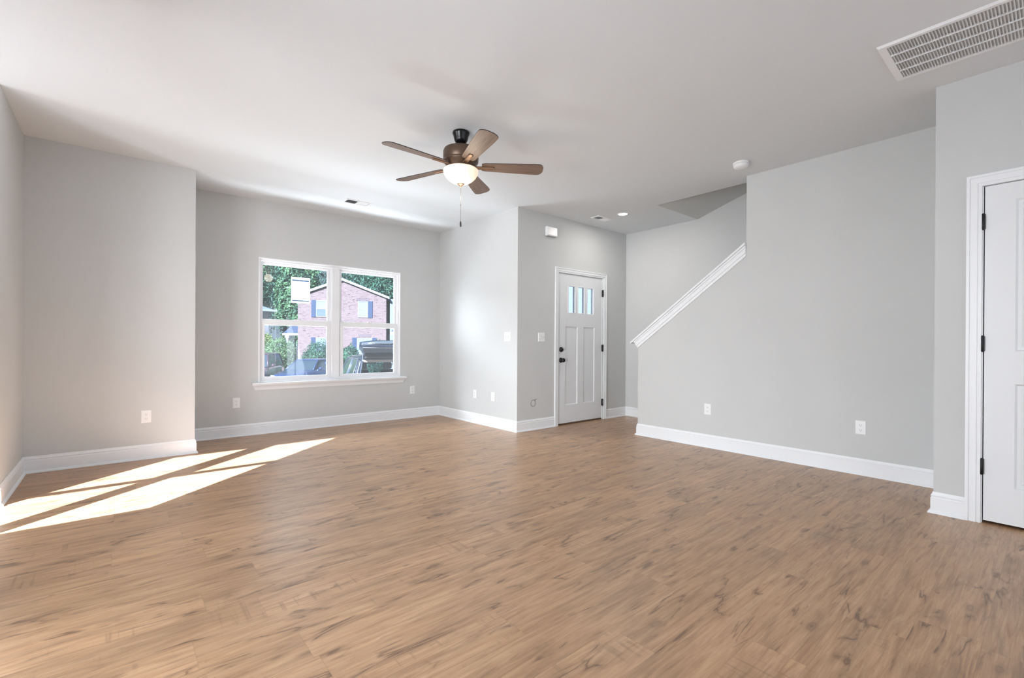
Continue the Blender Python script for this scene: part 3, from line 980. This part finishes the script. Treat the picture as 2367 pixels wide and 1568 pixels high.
# ------------------------------------------------------------------ outdoors
GZ = -1.25
ASPH = pbr('asphalt', (.075, .078, .085), .9, noise=.2, nscale=12)
struct(MB().box(-60, 90, YB + .2, 26.5, GZ - .2, GZ), 'road', ASPH, 'grey parking lot outside beyond the far window', 'road')
GRASS = pbr('lawn', (.06, .11, .035), .95, noise=.4, nscale=6)
struct(MB().box(-60, 90, 26.5, 110, GZ - .2, GZ + .12), 'lawn', GRASS, 'green lawn in front of the brick house', 'lawn')

BRICK = brick_mat('pink_brick', (.30, .185, .165), (.21, .115, .105), (.32, .26, .24))
BRICK2 = brick_mat('grey_brick', (.40, .36, .37), (.34, .31, .32), (.42, .40, .40))  # grey-mauve brick of the low house at left
SHUT = pbr('navy_shutter', (.04, .06, .12), .5)
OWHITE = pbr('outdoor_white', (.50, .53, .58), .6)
ROOFG = pbr('grey_shingle', (.22, .26, .32), .9, noise=.15, nscale=8)
ROOFP = pbr('pale_shingle', (.27, .30, .33), .9, noise=.1, nscale=8)
WPANE = pbr('blinds_pane', (.31, .34, .38), .25)
WPANE2 = pbr('dark_pane', (.18, .21, .26), .1)
SIDE = lap_mat('pale_blue_siding', (.27, .31, .345), .10)
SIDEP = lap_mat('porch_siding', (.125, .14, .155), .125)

def facade_rot(az):
    a = R(az)
    return -(a - PI / 2)

# brick house: local x along the facade, y behind it
hs = thing('brick_house', 'two-storey pink brick house with navy shutters outside the window', 'house', (12.48, 33.97, GZ), (0, 0, facade_rot(120)))
z0 = -GZ
m = MB()
m.prism([(-3.08, 0), (3.08, 0), (3.08, 4.45 + z0), (0, 5.62 + z0), (-3.08, 4.45 + z0)], 0, 7, 'y')
m.build('brick_walls', BRICK, hs)
rf = MB()
for s in (-1, 1):
    rf.prism([(0, 5.62 + z0), (s * 3.30, 4.36 + z0), (s * 3.30, 4.50 + z0), (0, 5.78 + z0)], -.12, 7.2, 'y')
rf.build('roof', ROOFG, hs)
rk_ = MB()
for s in (-1, 1):
    rk_.prism([(0, 5.62 + z0), (s * 3.32, 4.34 + z0), (s * 3.32, 4.50 + z0), (0, 5.80 + z0)], -.20, -.10, 'y')
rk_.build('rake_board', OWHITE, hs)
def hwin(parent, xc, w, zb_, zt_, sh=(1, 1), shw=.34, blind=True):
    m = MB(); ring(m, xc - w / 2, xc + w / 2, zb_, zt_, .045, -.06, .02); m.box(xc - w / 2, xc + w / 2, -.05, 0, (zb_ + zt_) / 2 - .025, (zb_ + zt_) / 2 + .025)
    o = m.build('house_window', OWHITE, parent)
    MB().box(xc - w / 2 + .03, xc + w / 2 - .03, -.03, -.01, (zb_ + zt_) / 2, zt_ - .03).build('pane', WPANE, o)
    MB().box(xc - w / 2 + .03, xc + w / 2 - .03, -.03, -.01, zb_ + .03, (zb_ + zt_) / 2).build('pane', WPANE2 if not blind else WPANE, o)
    for s, on in ((-1, sh[0]), (1, sh[1])):
        if on:
            mm = MB(); xs_ = xc + s * (w / 2 + shw / 2)
            mm.box(xs_ - shw / 2, xs_ + shw / 2, -.05, 0, zb_ - .02, zt_ + .02)
            for q in range(14):
                zq = zb_ + .05 + (zt_ - zb_ - .1) * q / 13
                mm.box(xs_ - shw / 2 + .05, xs_ + shw / 2 - .05, -.062, -.05, zq - .02, zq + .015)
            mm.build('shutter', SHUT, parent)
hwin(hs, -1.47, .70, 2.96 + z0, 4.15 + z0, blind=False)
hwin(hs, 1.42, .70, 2.96 + z0, 4.15 + z0, sh=(0, 1))
hwin(hs, -1.50, .66, .26 + z0, 1.45 + z0, blind=False)
hwin(hs, 1.55, 1.06, .26 + z0, 1.45 + z0)
for xc, zz in ((1.42, 4.17), (1.55, 1.50)):
    MB().box(xc - .45, xc + .45, -.02, .0, zz + z0, zz + .22 + z0).build('brick_lintel', brick_mat('lintel_brick', (.22, .14, .135), (.17, .10, .10), (.28, .24, .24), .075, .22), hs)
# side porch
m = MB()
m.prism([(-4.12, 1.75 + z0), (-3.08, 1.75 + z0), (-3.08, 2.32 + z0), (-3.50, 2.32 + z0)], .1, 3.2, 'y')
m.build('porch_roof', pbr('dark_blue_shingle', (.07, .085, .14), .85), hs)
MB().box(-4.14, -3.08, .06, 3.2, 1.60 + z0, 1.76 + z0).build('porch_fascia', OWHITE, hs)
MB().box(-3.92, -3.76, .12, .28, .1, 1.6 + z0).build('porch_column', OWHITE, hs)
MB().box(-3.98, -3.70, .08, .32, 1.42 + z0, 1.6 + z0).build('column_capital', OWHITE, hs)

# pale-sided neighbour to the right, set back
nh = thing('siding_house', 'pale blue sided house with light roof right of the brick house', 'house', (15.34, 32.33, GZ), (0, 0, facade_rot(120)))
m = MB(); m.box(.02, 9, .35, 7.5, 0, 4.40 + z0)
m.build('siding_walls', SIDE, nh)
m = MB()
m.add([(.3, .10, 4.50 + z0), (9.4, .10, 4.50 + z0), (9.4, 4.6, 6.25 + z0), (.3, 4.6, 6.25 + z0),
       (.3, .10, 4.38 + z0), (9.4, .10, 4.38 + z0), (9.4, 4.6, 6.1 + z0), (.3, 4.6, 6.1 + z0)],
      [(0, 1, 2, 3), (4, 5, 6, 7), (0, 1, 5, 4), (1, 2, 6, 5), (2, 3, 7, 6), (3, 0, 4, 7)])
m.build('roof', ROOFP, nh)
MB().box(.3, 9.4, .04, .12, 4.34 + z0, 4.52 + z0).build('gutter', OWHITE, nh)
m = MB()
m.prism([(.15, 1.9 + z0), (4, 1.9 + z0), (4, 2.5 + z0), (.7, 2.5 + z0)], -.6, .35, 'y')
m.build('entry_roof', pbr('dark_shingle', (.06, .07, .11), .9), nh)
MB().box(.12, 4, -.66, -.58, 1.72 + z0, 1.92 + z0).build('entry_fascia', OWHITE, nh)

# low grey-roofed building far left
lh = thing('grey_roof_house', 'brick house with low grey roof at the left of the window view', 'house', (9.75, 42.3, GZ), (0, 0, facade_rot(75)))
m = MB(); m.box(-9, -.35, 0, 5, 0, 3.75 + z0)
m.build('brick_walls', BRICK2, lh)
m = MB()
m.add([(-9.4, -.4, 3.72 + z0), (.1, -.4, 3.72 + z0), (-2.6, 2.5, 5.0 + z0), (-9.4, 2.5, 5.0 + z0), (.1, 5.4, 3.72 + z0), (-9.4, 5.4, 3.72 + z0)],
      [(0, 1, 2, 3), (1, 4, 2), (4, 5, 3, 2), (0, 1, 4, 5)])
m.build('roof', ROOFG, lh)
m = MB(); m.box(-9.4, .12, -.46, -.38, 3.62 + z0, 3.78 + z0); m.box(.06, .14, -.4, 5.4, 3.62 + z0, 3.78 + z0)
m.build('fascia', OWHITE, lh)

# garage wing seen through the door lites
gw = thing('porch_wall', 'pale blue lap-sided wall seen through the front door glass', 'wall', (9.5, 9.2, GZ), (0, 0, R(-40)))
MB().box(-4.5, 4.5, 0, .2, 0, 4.2 + z0).build('siding', SIDEP, gw)
MB().box(4.5, 4.7, -.05, .25, 0, 4.2 + z0).build('corner_board', OWHITE, gw)

# foliage -------------------------------------------------------------
def leaves(blobs, count, size, seed):
    r = np.random.default_rng(seed)
    tot = sum(b[3] * b[4] for b in blobs)
    V = []
    for (cx, cy, cz, rx, rz) in blobs:
        n = int(count * rx * rz / tot)
        d = r.normal(size=(n, 3)); d /= np.linalg.norm(d, axis=1)[:, None]
        rad = r.uniform(.55, 1.05, n) ** .6
        lump = 1 + .16 * np.sin(d[:, 0] * 7 + cx) * np.cos(d[:, 2] * 6 + cy) + .10 * np.sin(d[:, 1] * 11 + cz)
        ctr = np.stack([cx + d[:, 0] * rx * rad * lump, cy + d[:, 1] * rx * rad * lump, cz + d[:, 2] * rz * rad * lump], 1)
        nn = d * .7 + r.normal(size=(n, 3)) * .7 + np.array([0, 0, .3]); nn /= np.linalg.norm(nn, axis=1)[:, None]
        a = np.cross(nn, r.normal(size=(n, 3))); a /= np.linalg.norm(a, axis=1)[:, None]
        b = np.cross(nn, a)
        s = (size * r.uniform(.6, 1.3, n))[:, None]
        V.append(np.stack([ctr + a * s, ctr + b * s * .55, ctr - a * s, ctr - b * s * .55], 1).reshape(-1, 3))
    V = np.concatenate(V)
    k = len(V) // 4
    me = bpy.data.meshes.new('foliage')
    me.vertices.add(len(V)); me.vertices.foreach_set('co', V.ravel())
    me.loops.add(k * 4); me.loops.foreach_set('vertex_index', np.arange(k * 4))
    me.polygons.add(k); me.polygons.foreach_set('loop_start', np.arange(k) * 4)
    me.update(calc_edges=True)
    return me
LEAFA = leaf_mat('leaf_green', (.03, .09, .05), (.17, .30, .12))
LEAFB = leaf_mat('leaf_blue_green', (.025, .08, .055), (.11, .24, .13))
LEAFC = leaf_mat('leaf_yellow_green', (.10, .18, .03), (.34, .42, .08))
BARK = pbr('bark', (.07, .05, .035), .95, noise=.3)
def tree(x, y, h, rad, mat, label, seed, n=24000):
    t = thing('tree', label, 'tree', (x, y, GZ), group='tall trees behind the houses')
    MB().tube([(0, 0, 0), (.1, 0, h * .3), (0, .1, h * .6), (.1, .1, h * .85)], [rad * .09, rad * .07, rad * .05, .05], 8).build('trunk', BARK, t)
    r = random.Random(seed)
    bl = [(0, 0, h * .60, rad * .95, h * .38)]
    for i in range(7):
        a = r.uniform(0, 2 * PI); q = rad * r.uniform(.2, .5)
        bl.append((q * math.cos(a), q * math.sin(a), h * r.uniform(.25, .88), rad * r.uniform(.38, .5), h * r.uniform(.12, .2)))
    me = leaves(bl, n, .135 if h < 20 else .19, seed); me.materials.append(mat)
    o = bpy.data.objects.new('crown', me); COL.objects.link(o); o.parent = t
tr = [(6.4, 53.6, 17, 4.3, LEAFA, 'tall green tree behind the low grey-roofed house'),
      (15.5, 53.8, 17, 4.4, LEAFB, 'dark green tree left of the brick gable, behind the taped paper'),
      (24.0, 50.2, 17, 4.3, LEAFB, 'tall tree rising behind the right slope of the brick gable'),
      (32.2, 44.3, 17, 4.3, LEAFA, 'tree behind the pale-sided house at the right side'),
      (2.2, 66, 24, 5.5, LEAFB, 'tallest tree farthest back at the left'),
      (14.6, 67.5, 24, 5.5, LEAFA, 'tallest tree farthest back in the middle'),
      (27.2, 63.2, 24, 5.5, LEAFB, 'tallest tree farthest back at the right'),
      (37.2, 56.5, 24, 5.8, LEAFB, 'tallest tree far right beyond the pale-sided house'),
      (12.3, 44.9, 10, 1.8, LEAFA, 'bright green tree in the gap left of the brick house'),
      (-2.2, 52, 16, 4.2, LEAFA, 'tree farthest left behind the houses')]
for i, (x, y, h, rd, mt, lb) in enumerate(tr): tree(x, y, h, rd, mt, lb, 11 + i)
def bush(x, y, zc, rx, rz, mat, label, seed, n=11000, base=None):
    t = thing('bush', label, 'bush', (x, y, GZ), group='bushes in front of the brick house')
    bl = [(0, 0, zc - GZ, rx, rz), (rx * .5, .1, zc - GZ - .25, rx * .7, rz * .8), (-rx * .5, -.1, zc - GZ - .3, rx * .7, rz * .8)]
    me = leaves(bl, n, .048, seed); me.materials.append(mat)
    o = bpy.data.objects.new('foliage', me); COL.objects.link(o); o.parent = t
    MB().tube([(0, 0, 0), (0, 0, zc - GZ)], [.10, .05], 8).build('stem', BARK, t)
bush(7.7, 32.1, .35, .88, 1.05, leaf_mat('leaf_pale', (.08, .17, .06), (.30, .42, .18)), 'pale green bush beside the porch column', 31)
bush(9.75, 30.6, .10, .95, 1.10, LEAFB, 'round dark green bush left of the lower left house window', 32)
bush(12.2, 31.9, -.05, .65, .95, LEAFB, 'dark bush behind the window mullion beside the lower house window', 33)
bush(13.0, 29.4, .05, .85, 1.15, LEAFB, 'dark green bush in front of the right lower house window', 34)
bush(7.0, 34.2, .95, .85, .95, LEAFC, 'yellow-green bush at the left edge of the window view', 35)
bush(5.95, 31.3, .1, .5, .8, LEAFB, 'dark bush behind the maroon vehicle at left', 36)

struct(MB().box(3.2, 10, 9.6, 18, GZ - .1, GZ + .25), 'driveway', pbr('concrete', (.30, .30, .29), .9, noise=.1), 'pale concrete driveway under the charcoal suv', 'driveway')
# cars -----------------------------------------------------------------
def paint(name, c): return pbr(name, c, .25, metal=.35, coat=.8)
CGLASS = pbr('car_glass', (.045, .07, .09), .06, spec=.8)
TIRE = pbr('tyre', (.02, .02, .02), .9)
RIM = pbr('alloy_rim', (.45, .45, .47), .3, metal=.8)
CHROME = pbr('chrome_strip', (.75, .77, .8), .15, metal=.9)
LAMPW = pbr('headlamp_glass', (.7, .78, .85), .1)
LAMPR = pbr('tail_lamp', (.55, .02, .05), .2)
def section(xp, hwid, zlo, zhi, tuck=.88):
    # rounded-rectangle ring at station xp: y = half widths
    pts = []
    P = [(hwid * .90, zlo), (hwid * .98, zlo + .10), (hwid, zlo + (zhi - zlo) * .45), (hwid * .985, zlo + (zhi - zlo) * .80), (hwid * tuck, zhi - .015), (hwid * .55, zhi + .015)]
    for y, z in P: pts.append((xp, y, z))
    for y, z in reversed(P): pts.append((xp, -y, z))
    return pts
def make_car(name, label, loc, rotz, paintmat, L, Wd, stations, cab, sedan=True):
    """stations: (x, halfwidth, zlow, zhigh) lower body, front at +x.
       cab: list of (x_bottom, x_top) glazing corners: (windscreen base, windscreen top, rear top, rear base), roof z, belt z."""
    t = thing(name, label, 'car', loc, (0, 0, rotz))
    m = MB(); m.loft([section(*s_) for s_ in stations])
    m.build('body', paintmat, t)
    xb0, xt0, xt1, xb1, zr, zb__, hb, ht = cab
    # greenhouse glass: one closed lofted volume, and painted roof + pillars over it
    def q(x, h, z): return [(x, h, z), (x, -h, z)]
    g = MB()
    B0, T0, T1, B1 = (xb0, hb, zb__), (xt0, ht, zr - .03), (xt1, ht, zr - .04), (xb1, hb, zb__)
    mir = lambda p: (p[0], -p[1], p[2])
    V = [B0, T0, T1, B1, mir(B0), mir(T0), mir(T1), mir(B1)]
    g.add(V, [(0, 1, 2, 3), (4, 5, 6, 7), (0, 1, 5, 4), (2, 3, 7, 6)])
    g.build('windows', CGLASS, t)
    r_ = MB()
    n = 8
    rings = []
    for i in range(n + 1):
        f = i / n
        x = xt0 + .06 + (xt1 - xt0 - .12) * f
        bulge = .05 * math.sin(PI * f)
        rings.append([(x, ht + .015, zr - .05), (x, ht - .03, zr - .01 + bulge * .4), (x, ht * .5, zr + bulge), (x, -ht * .5, zr + bulge), (x, -ht + .03, zr - .01 + bulge * .4), (x, -ht - .015, zr - .05)])
    r_.loft(rings)
    r_.build('roof', paintmat, t)
    for s in (1, -1):
        f_ = lambda p: (p[0], p[1] * s * 1.01, p[2])
        xm = (xt0 + xt1) / 2
        MB().tube([f_(B0), f_(T0), f_(T1), f_(B1)], .038, 6).build('roof_rail', paintmat, t)
        MB().tube([((xb0 + xb1) / 2, s * hb, zb__), (xm, s * ht, zr - .04)], .035, 6).build('pillar', paintmat, t)
    for sx in (.305, -.30):
        for s in (1, -1):
            w_ = MB(); w_.lathe([(.19, -.11), (.31, -.11), (.335, -.08), (.335, .08), (.31, .11), (.19, .11)], (sx * L, s * (Wd / 2 - .10), .335), 28, axis='y', cap=False)
            o = w_.build('wheel', TIRE, t)
            MB().lathe([(0, .09), (.19, .10), (.19, -.10), (0, -.09)], (sx * L, s * (Wd / 2 - .10), .335), 20, axis='y', cap=False).build('rim', RIM, o)
    for s in (1, -1):
        mm = MB(); mm.lathe([(0, -.09), (.07, -.06), (.08, 0), (.06, .07), (0, .09)], (xb0 - .45, s * (hb + .14), zb__ + .06), 12, axis='y', cap=False)
        mm.box(xb0 - .48, xb0 - .42, s * hb, s * (hb + .1), zb__, zb__ + .04)
        mm.build('side_mirror', paintmat, t)
    return t
NAVY = paint('navy_car_paint', (.05, .085, .19))
sed = make_car('sedan', 'dark blue sedan parked facing the window outside, left lower pane', (7.8, 26.0, GZ), R(222), NAVY, 4.5, 1.78,
    [(2.22, .62, .28, .62), (2.12, .78, .22, .72), (1.8, .86, .2, .80), (1.2, .89, .2, .90), (.85, .89, .2, .94), (0, .90, .2, .95), (-1.2, .90, .2, .97), (-1.9, .86, .22, .98), (-2.2, .76, .28, .92), (-2.25, .66, .35, .80)],
    (.95, .20, -1.05, -1.85, 1.44, .93, .76, .58))
for s in (1, -1):
    MB().loft([[(2.14, s * .52, .60), (2.14, s * .52, .70), (2.05, s * .78, .72), (2.05, s * .78, .62)], [(2.20, s * .52, .60), (2.20, s * .52, .70), (2.10, s * .80, .72), (2.10, s * .80, .62)]], smooth=False).build('headlamp', LAMPW, sed)
MB().box(2.16, 2.24, -.42, .42, .46, .60).build('grille', BLACK, sed, bevel=.01)
MAR = paint('maroon_car_paint', (.15, .065, .09))
suv = make_car('maroon_suv', 'dark maroon suv parked at the left edge of the window view', (5.45, 27.15, GZ), R(-116), MAR, 4.7, 1.85,
    [(2.35, .7, .35, .85), (2.2, .86, .3, .98), (1.5, .91, .28, 1.06), (1.0, .92, .28, 1.10), (-1.5, .92, .28, 1.12), (-2.2, .90, .3, 1.12), (-2.36, .82, .4, 1.0)],
    (1.15, .55, -2.0, -2.28, 1.76, 1.10, .84, .68))

# suv with raised tailgate, rear towards the window
BLK = paint('charcoal_car_paint', (.05, .06, .09))
INT = pbr('tan_interior', (.30, .24, .20), .8)
INTD = pbr('dark_interior', (.05, .05, .055), .8)
hb_ = thing('hatchback_suv', 'charcoal suv with its tailgate raised outside the right window panes', 'car', (5.66, 12.06, GZ + .25), (0, 0, R(90 - 13)))
# local: x forward (away from the window), rear opening at x = 0
def hsec(x, hw_, zl, zh): return section(x, hw_, zl, zh)
m = MB()
m.loft([hsec(.02, .84, .45, .88), hsec(.10, .90, .32, .92), hsec(1.0, .93, .28, 1.02), hsec(2.6, .93, .28, 1.03), hsec(3.4, .92, .28, 1.0), hsec(4.2, .84, .32, .88), hsec(4.45, .70, .4, .75)])
m.build('body', BLK, hb_)
# roof shell with open tail: outer skin + headliner
m = MB(); rings = []
for x, hwr, zr in ((.18, .66, 1.66), (.5, .67, 1.71), (1.2, .68, 1.74), (2.0, .67, 1.72), (2.45, .64, 1.66)):
    rings.append([(x, hwr, zr - .09), (x, hwr - .04, zr - .02), (x, hwr * .5, zr), (x, -hwr * .5, zr), (x, -hwr + .04, zr - .02), (x, -hwr, zr - .09)])
m.loft(rings)
m.build('roof', BLK, hb_)
MB().box(.2, 2.4, -.62, .62, 1.55, 1.575).build('headliner', INT, hb_)
MB().box(.16, .24, -.64, .64, 1.54, 1.62).build('roof_edge_trim', pbr('beige_trim', (.55, .42, .33), .7), hb_, bevel=.02)
for s in (1, -1):
    MB().loft([[(.0, s * .90, .86), (.0, s * .76, .90), (.22, s * .76, .95), (.34, s * .91, .95)], [(.10, s * .70, 1.60), (.10, s * .60, 1.58), (.30, s * .60, 1.60), (.42, s * .69, 1.62)]], smooth=False).build('rear_pillar', BLK, hb_, bevel=.02)
    MB().add([(.34, s * .90, .98), (3.1, s * .90, .98), (2.4, s * .68, 1.62), (.42, s * .69, 1.62)], [(0, 1, 2, 3)]).build('side_glass', CGLASS, hb_)
    MB().tube([(.34, s * .915, .99), (.42, s * .70, 1.635), (2.4, s * .69, 1.635), (3.1, s * .91, .99)], .018, 6).build('chrome_trim', CHROME, hb_)
    MB().tube([(1.5, s * .905, .99), (1.45, s * .69, 1.63)], .03, 6).build('side_pillar', CHROME, hb_)
    MB().loft([[(-.02, s * .93, .58), (-.02, s * .74, .60), (-.02, s * .76, .88), (-.02, s * .92, .86)], [(.16, s * .95, .58), (.05, s * .74, .60), (.05, s * .76, .88), (.16, s * .94, .86)]], smooth=False).build('tail_lamp', LAMPR, hb_)
    for wx in (.85, 3.5):
        w_ = MB(); w_.lathe([(.2, -.11), (.33, -.11), (.36, -.08), (.36, .08), (.33, .11), (.2, .11)], (wx, s * .82, .35), 28, axis='y', cap=False)
        o = w_.build('wheel', TIRE, hb_)
        MB().lathe([(0, .09), (.2, .1), (.2, -.1), (0, -.09)], (wx, s * .82, .35), 20, axis='y', cap=False).build('rim', RIM, o)
# windscreen
MB().add([(3.1, .80, 1.02), (3.1, -.80, 1.02), (2.45, -.62, 1.6), (2.45, .62, 1.6)], [(0, 1, 2, 3)]).build('windscreen', glass_mat('screen_glass', (.6, .75, .8)), hb_)
MB().box(2.55, 3.1, -.78, .78, .80, 1.06).build('dashboard', INTD, hb_, bevel=.05)
MB().box(.06, 1.0, -.76, .76, .72, .94).build('cargo_floor', INTD, hb_)
for s in (1, -1):
    st = MB()
    st.loft([[(2.0, s * .38 - .22, .75), (2.0, s * .38 + .22, .75), (1.85, s * .38 + .24, .75), (1.85, s * .38 - .24, .75)],
             [(1.80, s * .38 - .22, 1.15), (1.80, s * .38 + .22, 1.15), (1.70, s * .38 + .22, 1.15), (1.70, s * .38 - .22, 1.15)],
             [(1.74, s * .38 - .17, 1.27), (1.74, s * .38 + .17, 1.27), (1.66, s * .38 + .17, 1.27), (1.66, s * .38 - .17, 1.27)]], smooth=False)
    so = st.build('front_seat', INTD, hb_, bevel=.03)
    MB().box(1.62, 1.72, s * .38 - .13, s * .38 + .13, 1.28, 1.48).build('headrest', INTD, so, bevel=.04)
bs = MB(); bs.box(1.0, 1.15, -.68, .68, .80, 1.16)
bs.build('rear_seat', INTD, hb_, bevel=.04)
MB().box(2.35, 2.42, -.13, .13, 1.42, 1.50).build('rear_view_mirror', BLACK, hb_, bevel=.015)
# tailgate hinged at the roof rear edge, raised backwards over the opening
hg = Vector((.12, 0, 1.68))
a_ = R(17)
ud = Vector((-math.cos(a_), 0, math.sin(a_))); nd = Vector((math.sin(a_), 0, math.cos(a_)))
def G(sx, y, n): return tuple(hg + ud * sx + nd * n + Vector((0, y, 0)))
rings = []
for sx, hw_, th in ((0, .66, .05), (.35, .70, .08), (.62, .76, .10), (.80, .84, .14), (1.05, .88, .17), (1.14, .84, .12)):
    rings.append([G(sx, hw_, 0), G(sx, hw_ * .98, th * .7), G(sx, hw_ * .6, th), G(sx, -hw_ * .6, th), G(sx, -hw_ * .98, th * .7), G(sx, -hw_, 0), G(sx, -hw_ * .5, -.02), G(sx, hw_ * .5, -.02)])
tg = MB().loft(rings).build('tailgate', [BLK], hb_)
MB().loft([[G(.05, .58, -.035), G(.05, -.58, -.035), G(.05, -.58, -.02), G(.05, .58, -.02)], [G(.60, .66, -.035), G(.60, -.66, -.035), G(.60, -.66, -.02), G(.60, .66, -.02)]], smooth=False).build('gate_window', pbr('smoked_glass', (.075, .065, .06), .15), tg)
MB().loft([[G(.64, .70, -.05), G(.64, -.70, -.05), G(.64, -.70, -.015), G(.64, .70, -.015)], [G(1.08, .80, -.05), G(1.08, -.80, -.05), G(1.08, -.80, -.015), G(1.08, .80, -.015)]], smooth=False).build('gate_lining', pbr('grey_lining', (.20, .18, .17), .7), tg, bevel=.012)
MB().tube([G(1.13, .82, .04), G(1.17, .5, .06), G(1.18, 0, .07), G(1.17, -.5, .06), G(1.13, -.82, .04)], .04, 8).build('gate_bottom_trim', CHROME, tg)
for s in (1, -1):
    MB().tube([(.06, s * .72, 1.0), G(.5, s * .70, -.03)], .012, 6).build('gas_strut', CHROME, hb_)
